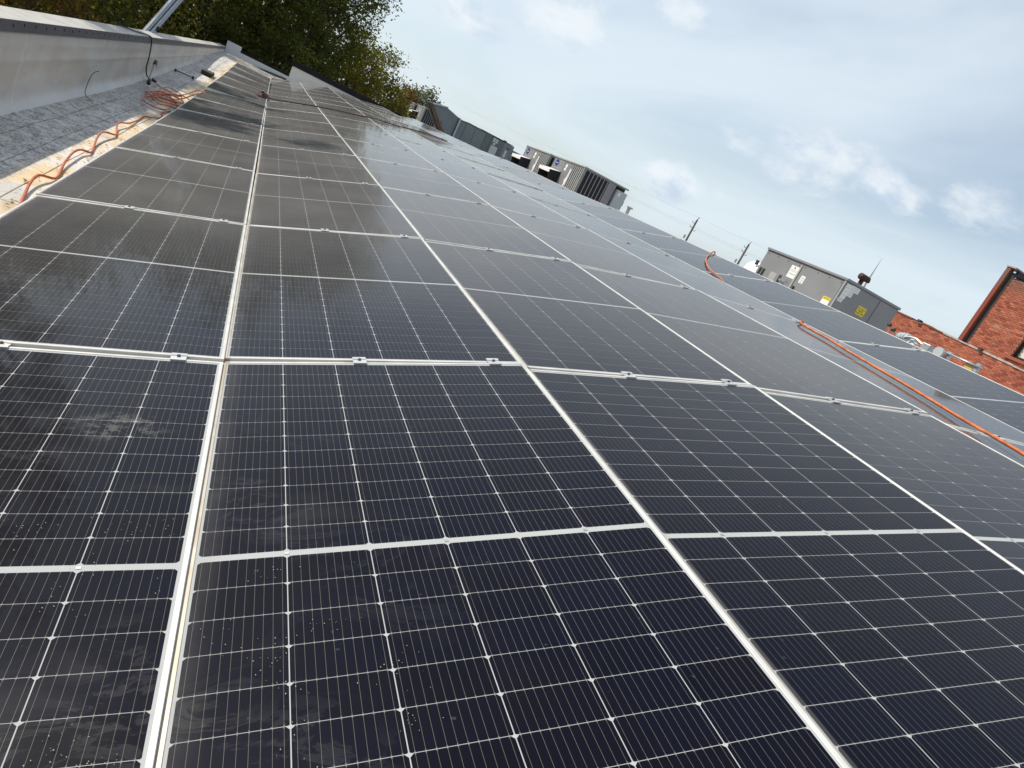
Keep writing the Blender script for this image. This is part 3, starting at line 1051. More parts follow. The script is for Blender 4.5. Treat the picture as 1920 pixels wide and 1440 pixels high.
def rtu_hooded(loc, label, group):
    t = empty('rooftop_unit', loc, label, 'rooftop unit', group)
    Wd, D, H = 1.96, 3.08, 1.65
    MB().box(0.06, Wd - 0.06, 0.06, D - 0.06, -0.08, 0.14).build('base_rail', M['seam'], t)
    MB().box(0, Wd - 0.5, 0, D, 0.14, H - 0.06).box(Wd - 0.499, Wd, 0.18, D, 0.14, H - 0.06).build('cabinet', M['unit'], t, bevel=0.012)
    MB().box(-0.03, Wd + 0.03, -0.03, D + 0.03, H - 0.058, H).build('top_cap', M['unit_trim'], t, bevel=0.012)
    # face towards the panels: plain access panel, louvred bay, dark seams
    for b_ in ((-0.006, -0.001, 1.10, 1.106, 0.2, H - 0.08), (-0.006, -0.001, 1.85, 1.856, 0.2, H - 0.08), (-0.02, -0.001, 1.86, 3.05, 1.125, 1.15)):
        MB().box(*b_).build('seam', M['seam'], t)
    MB().box(-0.004, -0.001, 0.10, 1.06, 0.2, H - 0.1).build('louvre_bay', M['coil'], t)
    fin = MB().box(-0.035, -0.005, -0.035, 0.035, 0.2, H - 0.1).mesh('louvre_fin', M['unit_trim'])
    for k in range(6):
        link('louvre_fin', fin, t, Matrix.Translation((0, 0.14 + k * 0.165, 0)))
    MB().box(-0.018, -0.001, 0.0, 0.06, 0.14, H - 0.06).build('corner_trim', M['unit_trim'], t)
    # rain hood
    hd = MB()
    hd.prism([(-0.001, 1.15), (-0.47, 1.06), (-0.47, 1.045), (-0.001, 1.13)], 'y', 1.88, 3.02, 0)
    hd.box(-0.485, -0.47, 1.86, 3.04, 0.93, 1.065, 0)
    hd.prism([(-0.001, 1.128), (-0.468, 1.043), (-0.40, 0.62), (-0.001, 0.42)], 'y', 1.88, 1.90, 1)
    hd.prism([(-0.001, 1.128), (-0.468, 1.043), (-0.40, 0.62), (-0.001, 0.42)], 'y', 3.0, 3.02, 1)
    hd.box(-0.012, -0.002, 1.90, 3.0, 0.3, 1.09, 1)
    hd.build('rain_hood', [M['white'], M['coil']], t)
    # badge, paper labels and the strip of white tape
    bd = MB()
    bd.prism([(2.66 + 0.17 * math.cos(k * math.pi / 12), 1.42 + 0.125 * math.sin(k * math.pi / 12)) for k in range(24)], 'x', -0.012, -0.001)
    bo = bd.build('badge', M['blue'], t)
    lettering('Carrier', 0.085, M['white'], bo, Matrix.Translation((-0.0135, 2.66, 1.42)) @ FX)
    lettering('WeatherMaker', 0.05, M['greyink'], t, Matrix.Translation((-0.003, 2.2, 1.36)) @ FX)
    sticker('paper_label', [(1.72, 1.48), (1.55, 1.48), (1.55, 1.36), (1.72, 1.36)], 'x', -0.001, M['white'], t)
    sticker('paper_label', [(1.74, 1.34), (1.57, 1.34), (1.57, 1.24), (1.74, 1.24)], 'x', -0.001, M['white'], t)
    sticker('paper_strip', [(1.18, 1.38), (1.05, 1.38), (1.06, 1.10), (1.00, 0.98), (1.03, 0.80), (1.14, 0.74), (1.20, 0.56), (1.25, 0.56), (1.22, 0.80), (1.30, 0.92), (1.20, 1.05), (1.19, 1.2)], 'x', -0.001, M['white'], t)
    # coil end, dark slots between mullions
    MB().box(0.10, 1.12, -0.004, -0.001, 0.2, H - 0.1).build('coil', M['coil'], t)
    mul = MB().box(-0.016, 0.016, -0.022, -0.005, 0.2, H - 0.1).mesh('mullion', M['unit'])
    for k in range(6):
        link('mullion', mul, t, Matrix.Translation((0.26 + k * 0.16, 0, 0)))
    MB().box(1.47, Wd - 0.01, 0.16, 0.178, 0.3, H - 0.1).build('recess', M['coil'], t)
    sb = MB().box(1.53, 1.98, -0.10, 0.14, 0.78, 1.46).build('switch_box', M['elbox'], t, bevel=0.012)
    MB().box(1.985, 2.02, -0.04, 0.04, 1.0, 1.16).build('handle', M['seam'], sb)
    sticker('paper_label', [(1.62, 1.38), (1.70, 1.38), (1.70, 1.26), (1.62, 1.26)], 'y', -0.1015, M['white'], sb)
    return t


u1 = rtu_hooded((10.5, 21.36, 0.75), 'nearer of the two grey hooded rooftop units right of the long duct', 'hooded rooftop units')
for loc, lb in (((10.5, 25.03, 0.75), 'farther grey hooded rooftop unit close beside its twin right of the long duct'),
                ((10.5, 52.6, 0.78), 'small distant hooded rooftop unit just left of the sloping duct hood'),
                ((10.5, 57.2, 0.80), 'leftmost and most distant hooded rooftop unit by the trees')):
    c = copy_tree(u1)
    c.location = loc
    c['label'] = lb

# the near grey unit with stickers, between the poles and the brick wall
u2 = empty('rooftop_unit', (8.4, 5.85, 0.75), 'nearest grey rooftop unit with white papers and yellow warning signs by the brick wall', 'rooftop unit')
H2 = 1.16
MB().box(0.05, 1.25, 0.05, 1.95, -0.06, 0.12).build('base_rail', M['seam'], u2)
MB().box(0, 1.31, 0, 2.0, 0.12, H2 - 0.045).build('cabinet', M['unit'], u2, bevel=0.01)
MB().box(-0.015, 1.325, -0.015, 2.015, H2 - 0.043, H2).build('top_cap', M['unit'], u2, bevel=0.008)
for b_ in ((-0.004, -0.001, 1.0, 1.012, 0.15, H2 - 0.06), (-0.004, -0.001, 0.045, 0.052, 0.15, H2 - 0.06), (-0.004, -0.001, 0.06, 0.99, H2 - 0.064, H2 - 0.055), (-0.004, -0.001, 1.02, 1.99, H2 - 0.064, H2 - 0.055)):
    MB().box(*b_).build('seam', M['seam'], u2)
for b_ in ((-0.006, -0.001, 1.013, 1.05, 0.15, H2 - 0.07), (-0.006, -0.001, 0.008, 0.04, 0.12, H2 - 0.05)):
    MB().box(*b_).build('edge_trim', M['unit_trim'], u2)
for y0 in (1.88, 1.79, 1.33):
    vb = MB().box(-0.004, -0.001, y0, y0 + 0.065, 0.55, 0.79 if y0 > 1.5 else 0.80).build('vent', M['seam'], u2)
    for k in range(6):
        MB().box(-0.008, -0.004, y0 + 0.004, y0 + 0.061, 0.565 + k * 0.036, 0.577 + k * 0.036).build('slat', M['coil'], vb)
MB().box(-0.006, -0.001, 1.46, 1.63, 0.5, 0.79).build('access_plate', M['unit_trim'], u2, bevel=0.003)
MB().box(-0.003, -0.001, 1.465, 1.625, 0.505, 0.785).build('seam', M['seam'], u2)
pl_ = sticker('instruction_sheet', [(1.245, 1.03), (1.05, 1.03), (1.05, 0.815), (1.245, 0.815)], 'x', -0.001, M['white'], u2)
for zz_ in (0.955, 0.93, 0.89, 0.875):
    MB().box(-0.0055, -0.0045, 1.07, 1.225, zz_, zz_ + 0.006).build('print_line', M['greyink'], pl_)
MB().prism([(1.17, 0.985), (1.125, 0.985), (1.1475, 1.02)], 'x', -0.0055, -0.0045).build('warning_triangle', M['ink'], pl_)
for k in range(5):
    MB().box(-0.0025, -0.0012, 1.11, 1.23, 0.735 + k * 0.013, 0.739 + k * 0.013).build('print_line', M['greyink'], u2)
sl = sticker('paper_label', [(0.915, 0.93), (0.815, 0.93), (0.815, 0.80), (0.915, 0.80)], 'x', -0.001, M['white'], u2)
for dz in (0.0, 0.035, 0.07):
    MB().box(-0.0055, -0.0045, 0.84, 0.89, 0.815 + dz, 0.83 + dz).build('print_line', M['greyink'], sl)
ys_ = sticker('caution_label', [(0.255, 0.775), (0.09, 0.775), (0.09, 0.60), (0.255, 0.60)], 'x', -0.001, M['white'], u2)
MB().box(-0.0055, -0.0042, 0.09, 0.255, 0.725, 0.775).build('yellow_band', M['yellow'], ys_)
lettering('NOTICE', 0.036, M['ink'], ys_, Matrix.Translation((-0.0062, 0.172, 0.75)) @ FX)
MB().box(0.835, 0.842, -0.004, -0.001, 0.15, H2 - 0.06).build('seam', M['seam'], u2)
dn = sticker('warning_sign', [(0.495, 0.745), (0.69, 0.745), (0.69, 0.885), (0.495, 0.885)], 'y', -0.001, M['yellow'], u2)
lettering('DO NOT\nPAINT\nGAS LINE', 0.043, M['ink'], dn, Matrix.Translation((0.5925, -0.0045, 0.813)) @ FY)
for poly in ([(0.03, 1.09), (0.14, 1.09), (0.14, 0.85), (0.03, 0.85)], [(0.142, 1.10), (0.335, 1.10), (0.335, 1.01), (0.142, 1.01)], [(0.142, 1.008), (0.245, 1.008), (0.245, 0.92), (0.142, 0.92)], [(0.015, 0.848), (0.12, 0.848), (0.12, 0.79), (0.015, 0.79)]):
    so = sticker('paper_label', poly, 'y', -0.001, M['white'], u2)
    (x0, z0), (x1, z1) = poly[3], poly[1]
    for q in range(3):
        MB().box(x0 + 0.012, x1 - 0.02, -0.0052, -0.0042, z0 + (z1 - z0) * (0.25 + q * 0.25), z0 + (z1 - z0) * (0.25 + q * 0.25) + 0.004).build('print_line', M['greyink'], so)

scr = MB().tube([(-0.006, 0, 0), (0, 0, 0)], 0.009, 6).mesh('panel_screw', M['seam'])
for yy in (0.09, 0.36, 0.63, 0.94, 1.09, 1.38, 1.66, 1.93):
    for zz_ in (0.17, 1.065):
        link('panel_screw', scr, u2, Matrix.Translation((0, yy, zz_)))
MB().box(-0.03, -0.004, 0.93, 0.955, 0.60, 0.72).build('handle', M['seam'], u2)
MB().tube(smooth_path([(1.05, -0.03, 0.1), (1.05, -0.035, 0.55), (1.05, -0.02, 0.62), (1.05, 0.0, 0.63)]), 0.014, 8).build('conduit', M['galv'], u2)
fl = empty('flue_pipe', (9.02, 6.2, 1.7), 'rusty brown tee shaped flue pipe above the near grey unit', 'pipe')
MB().tube([(0, 0, 0), (0, 0, 0.33)], 0.038, 12).build('stack', M['rust'], fl, smooth=True)
MB().tube([(-0.075, 0, 0.37), (0.115, 0, 0.37)], [0.055, 0.05], 12).build('tee', M['rust'], fl, smooth=True)
MB().tube([(0.12, 0, 0.35), (0.15, 0, 0.35)], 0.025, 8).build('outlet', M['black'], fl)
an = empty('antenna_spike', (9.19, 6.25, 1.85), 'thin pointed metal antenna spike beside the rusty flue', 'antenna')
MB().tube([(0, 0, 0), (0, 0, 0.12), (0, 0, 0.62)], [0.02, 0.016, 0.002], 8).build('spike', M['galv'], an)

wh = empty('white_vent_cowl', (9.75, 9.5, 1.25), 'small white rounded vent cowl left of the near grey unit', 'vent')
cw_ = MB()
cw_.prism([(-0.16, 0.0), (-0.17, 0.20), (-0.13, 0.33), (-0.02, 0.42), (0.10, 0.45), (0.20, 0.40), (0.24, 0.0)], 'y', -0.25, 0.2)
cw_.build('cowl', M['white'], wh, bevel=0.03)
for b_ in ((-0.06, 0.0, -0.27, -0.251, 0.24, 0.30), (0.05, 0.14, -0.27, -0.251, 0.16, 0.2)):
    MB().box(*b_).build('knob', M['greyink'], wh)
MB().box(-0.16, -0.12, -0.12, -0.06, 0.36, 0.46).build('latch', M['seam'], wh)

# ------------------------------------------------------------------ long air handler with its sloping intake
ah = empty('air_handler', (9.2, 36, 0.7), 'long blue grey air handling duct made of panels behind the skyline', 'air handler')
segs = [(0.0, 0.42, 1.545, 'ahu'), (0.435, 1.0, 1.58, 'ahu'), (1.012, 1.63, 1.585, 'ahu'), (1.64, 2.02, 1.61, 'ahu2'), (2.03, 2.80, 1.60, 'ahu2'), (2.81, 3.42, 1.62, 'ahu'), (3.43, 4.3, 1.43, 'ahu')]
for (a, b, h, mm) in segs:
    MB().box(a, b, 0.0, 2.4, 0.0, h).build('duct_panel', M[mm], ah, bevel=0.006)
for b_ in ((0.0, 0.42, -0.02, 2.4, 1.547, 1.60), (0.5, 1.2, -0.02, 2.4, 1.60, 1.64), (1.3, 2.0, -0.02, 2.4, 1.612, 1.66), (2.05, 3.35, -0.02, 2.4, 1.64, 1.66)):
    MB().box(*b_).build('top_flashing', M['ahu2'], ah)
MB().box(-0.06, -0.002, -0.04, 2.4, 0.0, 1.63).build('flange', M['ahu2'], ah)
MB().box(-0.015, 0.06, -0.06, -0.005, 0.0, 1.62).build('edge_trim', M['elbox'], ah)
for (x0, x1, z0, z1) in ((2.13, 2.27, 1.36, 1.58), (2.29, 2.43, 1.34, 1.56), (2.20, 2.34, 1.20, 1.335)):
    MB().box(x0, x1, -0.012, -0.002, z0, z1).build('data_plate', M['elbox'], ah)
MB().box(2.14, 2.55, -0.016, -0.002, 0.72, 1.16).build('access_door', M['elbox'], ah)
MB().tube([(3.12, -0.02, 1.38), (3.12, 0.0, 1.38)], 0.045, 12).build('port', M['black'], ah)
MB().box(2.98, 3.12, -0.03, -0.002, 0.85, 1.25).build('control_box', M['elbox'], ah)
MB().tube([(2.95, 0.5, 1.63), (2.95, 0.5, 1.72)], [0.14, 0.10], 12).build('fan_cap', M['seam'], ah)
ih = empty('intake_hood', (7.6, 36, 0.7), 'flared sloping sheet metal intake hood on the left end of the air handler', 'duct')
MB().prism([(0.0, 1.62), (0.78, 1.80), (1.53, 1.62), (1.53, 0.45), (1.22, 0.52), (0.62, 1.05)], 'y', 0.05, 2.3).build('hood_panel', M['ahu'], ih)
MB().prism([(-0.03, 1.623), (0.78, 1.803), (0.78, 1.86), (-0.05, 1.69)], 'y', -0.02, 2.35).build('hood_lip', M['elbox'], ih)
for (a, b) in (((0.0, 0.02, 1.60), (1.16, -0.05, 0.40)), ((-0.12, 0.5, 1.55), (1.0, 0.45, 0.40))):
    MB().tube([a, b], 0.055, 4).build('timber_brace', M['wood'], ih)
MB().tube([(0.52, 0.0, 1.0), (0.78, 0.0, 1.0)], 0.03, 4).build('timber_brace', M['wood'], ih)
MB().box(0.95, 1.3, -0.1, 0.3, 0.28, 0.46).build('timber_foot', M['ply'], ih)

# ------------------------------------------------------------------ bits of racking and conduit behind the last column
cs = empty('conduit_stand', (6.6, 2.2, 1.1), 'grey conduit rack on two short struts in front of the brick wall', 'conduit')
MB().box(-0.02, 0.02, 0.17, 0.21, -0.3, 0.32).build('strut', M['galv'], cs)
MB().box(-0.02, 0.02, -0.16, -0.12, -0.3, 0.33).build('strut', M['galv'], cs)
MB().tube([(-0.03, -0.20, 0.295), (-0.03, 0.22, 0.295)], 0.011, 8).build('pipe', M['galv'], cs, smooth=True)
MB().tube([(-0.05, 0.255, 0.265), (-0.09, 0.255, 0.265)], 0.055, 12).build('lamp_cap', M['elbox'], cs)
MB().box(-0.015, 0.03, -0.112, -0.02, 0.17, 0.285).build('timber_block', M['ply'], cs)
jb = empty('junction_box', (6.6, 2.66, 1.0), 'small grey junction box with cable at the panel edge', 'box')
MB().box(-0.03, 0.05, -0.05, 0.05, 0.3, 0.40).build('housing', M['galv'], jb, bevel=0.006)
MB().tube(smooth_path([(0, 0.05, 0.37), (0, 0.18, 0.40), (0, 0.3, 0.37)]), 0.010, 6).build('cable', M['galv'], jb)
fd = MB()
pth = smooth_path([(6.7, 3.22, 0.95), (6.68, 3.13, 1.28), (6.66, 3.02, 1.36), (6.66, 2.92, 1.35), (6.68, 2.80, 1.24), (6.7, 2.76, 0.95)], 10)
fd.tube(pth, [0.052 + 0.006 * (i % 3 - 1) for i in range(len(pth))], 12)
tag(fd.build('flexible_duct', M['elbox']), 'pale grey ribbed flexible duct humped behind the panel edge', 'duct')
wv = empty('weather_sensor', (6.6, 3.18, 0.9), 'tiny black and white sensor on a thin stem by the near unit', 'sensor')
MB().tube([(0, 0, 0), (0, 0, 0.48)], 0.009, 6).build('stem', M['galv'], wv)
MB().tube([(0, -0.03, 0.49), (0, -0.06, 0.49)], 0.022, 10).build('cup', M['black'], wv)
MB().tube([(0, 0.02, 0.52), (0, 0.05, 0.52)], 0.02, 10).build('cup', M['black'], wv)
for (yv, zv, lb) in ((9.35, 1.42, 'small dark roof bracket poking above the skyline left of the leaning cord'), (4.75, 1.35, 'small dark roof bracket on the skyline between cord and grey unit')):
    b_ = empty('roof_bracket', (6.3, yv, 0.8), lb, 'bracket')
    MB().box(-0.02, 0.02, -0.03, 0.03, 0, zv - 0.8).box(-0.03, 0.03, -0.08, 0.05, zv - 0.8, zv - 0.77).build('strap', M['galv'], b_)

# ------------------------------------------------------------------ power poles
for (px, py, pz, lb) in ((33.15, 47.3, 4.36, 'left of two distant wooden power poles on the skyline'), (36.85, 44.6, 4.45, 'right hand distant wooden power pole near the grey unit')):
    p = empty('power_pole', (px, py, -6.5), lb, 'power pole', 'distant power poles')
    hh = pz + 6.5
    MB().tube([(0, 0, 0), (0, 0, hh)], [0.13, 0.075], 8).build('pole', M['pole'], p, smooth=True)
    MB().tube([(0, 0, hh), (0.03, 0, hh + 0.16), (0.08, 0, hh + 0.26)], 0.045, 6).build('insulator', M['galv'], p)
    for (s, zq) in ((1, 0.9), (-1, 0.72), (-1, 0.35)):
        MB().tube([(s * 0.1, 0, hh - zq), (s * 0.32, 0, hh - zq + 0.03), (s * 0.33, 0, hh - zq + 0.13)], 0.025, 6).build('insulator', M['galv'], p)
    MB().tube([(-0.34, 0, hh - 1.75), (-0.34, 0, hh - 1.45)], 0.075, 10).build('transformer', M['galv'], p)
for (dz, dx, lb) in ((0.25, 0.08, 'topmost thin overhead wire running past both power poles'), (-0.70, 0.33, 'middle thin overhead wire running past both power poles'), (-0.58, -0.33, 'lowest thin overhead wire running past both power poles')):
    A_, B_ = Vector((33.15 + dx, 47.3, 4.36 + dz)), Vector((36.85 + dx, 44.6, 4.45 + dz))
    dr = (B_ - A_)
    w_ = MB()
    pp = []
    for q in range(-11, 12):
        t_ = q / 1.0
        base = A_ + dr * t_
        s_ = (t_ % 1.0)
        pp.append(base)
    fine = []
    for a_, b_ in zip(pp, pp[1:]):
        for k in range(6):
            s_ = k / 6
            fine.append(a_.lerp(b_, s_) - Vector((0, 0, 0.12 * 4 * s_ * (1 - s_) * 0.6)))
    w_.tube(fine, 0.0045, 4)
    tag(w_.build('overhead_wire', M['galv']), lb, 'wire', 'overhead wires')


# ------------------------------------------------------------------ trees
def tree(name, label, base, height, crown_c, crown_r, leaves, size, mat, seed, clumps=70, group=None, trunk_r=0.22, spread=0.62, low=0.0):
    """base (x, y, z); crown centre and radii (rx, ry, rz) in local metres; leaf cards gathered in clumps on limbs"""
    rr = random.Random(seed)
    t = empty(name, base, label, 'tree', group)
    cc = Vector(crown_c)
    # trunk and limbs
    tk = MB()
    pts = [(0, 0, 0)]
    k = 7
    for i in range(1, k + 1):
        q = i / k
        pts.append((cc.x * q + rr.uniform(-.12, .12), cc.y * q + rr.uniform(-.12, .12), height * 0.86 * q))
    tk.tube(smooth_path(pts, 3), [trunk_r * (1 - 0.82 * i / (3 * k)) for i in range(3 * k + 1)], 8)
    cl = []
    clumps = int(clumps * 1.9)
    while len(cl) < clumps:
        v = Vector((rr.uniform(-1, 1), rr.uniform(-1, 1), rr.uniform(-1, 1)))
        if v.length > 1:
            continue
        if v.length < rr.random() * 0.85:
            continue
        wob = 1 + 0.28 * noise.noise(v * 1.7 + Vector((seed, 0, 0)))
        v *= wob
        cl.append(cc + Vector((v.x * crown_r[0], v.y * crown_r[1], v.z * crown_r[2])))
    for c in cl[:max(10, clumps // 5)]:
        h = max(0.12, min(0.8, (c.z / height) - rr.uniform(0.12, 0.3)))
        a = Vector((cc.x * h, cc.y * h, height * h * 0.9))
        mid = a.lerp(c, 0.5) + Vector((rr.uniform(-.3, .3), rr.uniform(-.3, .3), rr.uniform(-0.1, .5)))
        tk.tube(smooth_path([a, mid, c], 3), [trunk_r * 0.32 * (1 - 0.12 * i) for i in range(7)], 5)
    tk.build('trunk', M['bark'], t, smooth=True)
    v, f_, tone = [], [], []
    leaves, size = int(leaves * 2.4), size * 0.64
    per = leaves // clumps
    for c in cl:
        ct = rr.uniform(0.1, 0.75)
        sx = spread * rr.uniform(0.7, 1.35) * min(crown_r) * 0.27
        for q in range(int(per * rr.uniform(0.6, 1.4))):
            o = c + Vector((rr.gauss(0, sx), rr.gauss(0, sx), rr.gauss(0, sx * 0.7) - abs(rr.gauss(0, sx * 0.25))))
            if o.z < low:
                continue
            s = size * rr.uniform(0.6, 1.3)
            a = Vector((rr.gauss(0, 1), rr.gauss(0, 1), rr.gauss(0, 0.7))).normalized()
            b = a.cross(Vector((rr.gauss(0, 1), rr.gauss(0, 1), rr.gauss(0, 1)))).normalized()
            n_ = len(v)
            v += [o - a * s, o - b * s * 0.48 + a * s * 0.1, o + a * s, o + b * s * 0.48 + a * s * 0.1]
            f_.append((n_, n_ + 1, n_ + 2, n_ + 3))
            tn = min(1, max(0, ct + rr.gauss(0, 0.18)))
            tone += [tn] * 4
    me = bpy.data.meshes.new('crown')
    me.from_pydata([tuple(x) for x in v], [], f_)
    me.attributes.new('tone', 'FLOAT', 'POINT').data.foreach_set('value', tone)
    me.materials.append(M[mat])
    link('crown', me, t)
    return t


G = -6.5
GT = 'trees beyond the roof'
tree('broadleaf_tree', 'very tall dark green tree rising behind the stepped end wall', (-1.6, 44, G), 21, (0.3, 0, 12.6), (4.6, 4.2, 8.4), 17000, 0.17, 'leaf', 1, 150, GT, 0.34)
tree('broadleaf_tree', 'tall tree with loose airy right edge against the sky', (1.2, 41, G), 19, (0.0, 0, 12.3), (2.9, 3.0, 7.6), 12000, 0.14, 'leaf', 2, 120, GT, 0.26, 0.55)
tree('broadleaf_tree', 'olive tree filling behind the parapet far corner', (-5.6, 41, G), 19, (0, 0, 11), (3.6, 3.4, 8.4), 12000, 0.17, 'leaf_olive', 3, 110, GT, 0.28)
tree('broadleaf_tree', 'bright olive green tree right of the slanting mast', (-6.6, 34, G), 14.5, (0, 0, 8.2), (2.9, 3.2, 6.3), 10000, 0.15, 'leaf_olive', 4, 100, GT, 0.22)
tree('broadleaf_tree', 'dark tree behind the parapet left of the slanting mast', (-8.8, 29, G), 13.6, (0, 0, 7.4), (2.9, 3.0, 6.2), 9000, 0.15, 'leaf', 5, 100, GT, 0.22)
tree('broadleaf_tree', 'orange brown turning tree at the far left over the parapet', (-7.9, 23.5, G), 12.6, (0, 0, 7.0), (2.1, 2.5, 5.6), 8000, 0.12, 'leaf_autumn', 6, 80, GT, 0.18)
tree('broadleaf_tree', 'tall slim shade tree outside the parapet left of the picture', (-9.3, 16.0, G), 19.6, (0, 0, 14.3), (1.9, 1.3, 5.0), 5600, 0.14, 'leaf_olive', 7, 60, GT, 0.2)
tree('broadleaf_tree', 'second slim shade tree outside the parapet beyond the mast', (-9.6, 21.3, G), 19.4, (0, 0, 14.2), (1.9, 1.2, 5.0), 4200, 0.14, 'leaf_olive', 17, 56, GT, 0.2)
tree('broadleaf_tree', 'bushy olive tree below the tall one where the wall ends', (5.9, 50, G), 10.6, (0, 0, 6.2), (3.1, 3.0, 4.6), 9500, 0.16, 'leaf_olive', 8, 90, GT, 0.2)
tree('broadleaf_tree', 'mid height yellowish green tree right of the tall ones', (4.2, 46, G), 12.0, (0, 0, 6.6), (2.0, 2.4, 5.2), 7500, 0.14, 'leaf_olive', 9, 80, GT, 0.2)
tree('broadleaf_tree', 'small rusty orange tree above the distant rooftop units', (9.9, 60, G), 10.6, (0, 0, 6.4), (1.9, 2.0, 3.9), 4500, 0.17, 'leaf_autumn', 10, 60, GT, 0.16)
tree('broadleaf_tree', 'pale grey green round tree behind the intake hood', (16.2, 84, G), 12.0, (0, 0, 7.6), (3.2, 3.0, 3.8), 5200, 0.26, 'leaf_pale', 11, 70, GT, 0.2)
tree('broadleaf_tree', 'small pale tree low beside the intake hood top', (19.3, 86, G), 9.9, (0, 0, 6.6), (2.2, 2.4, 3.0), 3000, 0.24, 'leaf_pale', 12, 50, GT, 0.16)
tree('broadleaf_tree', 'dark backing tree seen through gaps behind the tallest', (-2.5, 55, G), 20, (0, 0, 10.5), (6.5, 3.0, 9.0), 9000, 0.24, 'leaf', 13, 110, GT, 0.3)
tree('broadleaf_tree', 'dark backing tree deep behind the left parapet trees', (-13.5, 42, G), 17, (0, 0, 8.5), (5.5, 4.5, 8.0), 9000, 0.24, 'leaf', 14, 110, GT, 0.3)
tree('broadleaf_tree', 'low dark tree behind the far end of the parapet', (-3.6, 37.5, G), 11.5, (0, 0, 6.0), (2.4, 2.0, 5.2), 8000, 0.14, 'leaf', 15, 80, GT, 0.2)
tree('broadleaf_tree', 'low dark tree behind the notch of the end wall', (0.8, 37.5, G), 11.0, (0, 0, 5.8), (2.2, 2.0, 5.0), 8000, 0.14, 'leaf', 16, 80, GT, 0.2)

# ------------------------------------------------------------------ mast, cords and odds and ends at the gutter
ms = empty('slanted_mast', (-2.36, 13.3, 0.2), 'silver metal mast leaning outward behind the parapet', 'mast')
d0, d1 = Vector((-0.2, -0.45, -0.6)), Vector((0.36, 1.25, 1.45))
for ox, oy in ((-0.045, 0.0), (0.05, 0.03)):
    mb_ = MB().tube([d0 + Vector((ox, oy, 0)), d1 + Vector((ox, oy, 0))], 0.050, 4)
    mb_.tube([d0 + Vector((ox, oy - 0.05, 0)), d1 + Vector((ox, oy - 0.05, 0))], 0.02, 6)
    mb_.build('tube', M['silver'], ms)
MB().tube([(0.06, 0.25, 0.20), (0.14, 0.28, 0.24)], 0.06, 6).build('clamp', M['bolt'], ms)


def cord(name, pts, rad, mat, label, cat, k=7):
    m_ = MB()
    m_.tube(smooth_path(pts, k), rad, 8)
    return tag(m_.build(name, mat, smooth=True), label, cat)


def on_roof(pts, lift):
    return [(x, y, roof_z(x, y) + 0.012 + lift + (q[0] if q else 0)) for x, y, *q in pts]


ga = [(-1.20, 1.2), (-1.215, 1.75), (-1.224, 2.08), (-1.216, 2.33), (-1.271, 2.68), (-1.313, 2.935, .02), (-1.326, 3.17, .035), (-1.272, 3.377), (-1.29, 3.595), (-1.332, 3.89, .02), (-1.362, 4.27, .04), (-1.359, 4.53, .03),
      (-1.317, 4.718), (-1.354, 5.02), (-1.398, 5.33, .03), (-1.41, 5.64, .05), (-1.354, 5.97, .01), (-1.379, 6.19), (-1.433, 6.47, .03), (-1.435, 6.68, .04), (-1.40, 6.99, .02), (-1.40, 7.6), (-1.407, 8.16), (-1.319, 8.4), (-1.27, 8.75), (-1.33, 9.2), (-1.28, 9.7)]
cord('extension_cord', on_roof(ga, 0.012), 0.0092, M['dullorange'], 'long wavy orange extension cord lying along the gutter beside the panels', 'cord')
# heap of the same cord
hp = []
rr = random.Random(21)
for k in range(5):
    cx, cy = -1.42 + rr.uniform(-.05, .05), 9.9 + k * 0.27
    rx, ry, tilt = rr.uniform(0.16, 0.24), rr.uniform(0.5, 0.75), rr.uniform(-0.25, 0.1)
    for a in range(11):
        th = 2 * math.pi * a / 11 + k
        x, y = rx * math.cos(th), ry * math.sin(th)
        hp.append((cx + x * math.cos(tilt) - y * math.sin(tilt), cy + x * math.sin(tilt) + y * math.cos(tilt), 0.02 + 0.018 * k + 0.03 * rr.random()))
lp = [(-1.55, 10.2, .05), (-1.765, 10.48, .02), (-1.70, 10.75, .03), (-1.50, 11.0, .06), (-1.32, 11.5, .12), (-1.19, 11.75, .24), (-1.05, 11.62, .27), (-1.15, 11.3, .22), (-1.3, 10.9, .1), (-1.45, 11.2, .06), (-1.376, 11.65, .05), (-1.55, 11.8, .03), (-1.736, 11.92, .02), (-1.90, 12.15, .05)]
cord('coiled_cord', on_roof(hp + lp, 0.01), 0.0095, M['orange'], 'tangled heap of bright orange cord in the gutter near the mast', 'cord', 4)
cb_ = empty('black_cable', (-2.06, 11.6, 0.3), 'black power cable hanging over the parapet down to the orange cord plug', 'cable')


def rel(pts, o):
    return [Vector(p) - o.location for p in pts]


MB().tube(smooth_path(rel([(-2.50, 11.2, 0.05), (-2.42, 10.6, 0.33), (-2.33, 10.45, 0.352), (-2.2, 10.95, 0.35), (-2.10, 11.5, 0.352), (-2.062, 11.75, 0.33), (-2.055, 11.85, 0.27), (-2.06, 12.1, 0.05), (-2.065, 12.22, -0.2), (-2.04, 12.35, -0.33), (-1.98, 12.3, -0.355), (-1.93, 12.22, -0.35)], cb_), 8), 0.011, 8).build('lead', M['black'], cb_, smooth=True)
MB().tube(rel([(-1.95, 12.25, -0.345), (-1.86, 12.1, -0.345)], cb_), 0.026, 10).build('plug', M['black'], cb_, smooth=True)
gp = empty('grey_tube', (-2.0, 12.6, -0.3), 'short grey metal tube with black ends leaning by the black cable', 'tube')
ta, tb_ = Vector((-2.02, 12.75, -0.10)), Vector((-1.86, 11.35, -0.335))
MB().tube(rel([ta, tb_], gp), 0.024, 10).build('pipe', M['galv'], gp, smooth=True)
MB().tube(rel([ta + (ta - tb_) * 0.08, ta + (tb_ - ta) * 0.12], gp), 0.032, 10).build('end_grip', M['black'], gp, smooth=True)
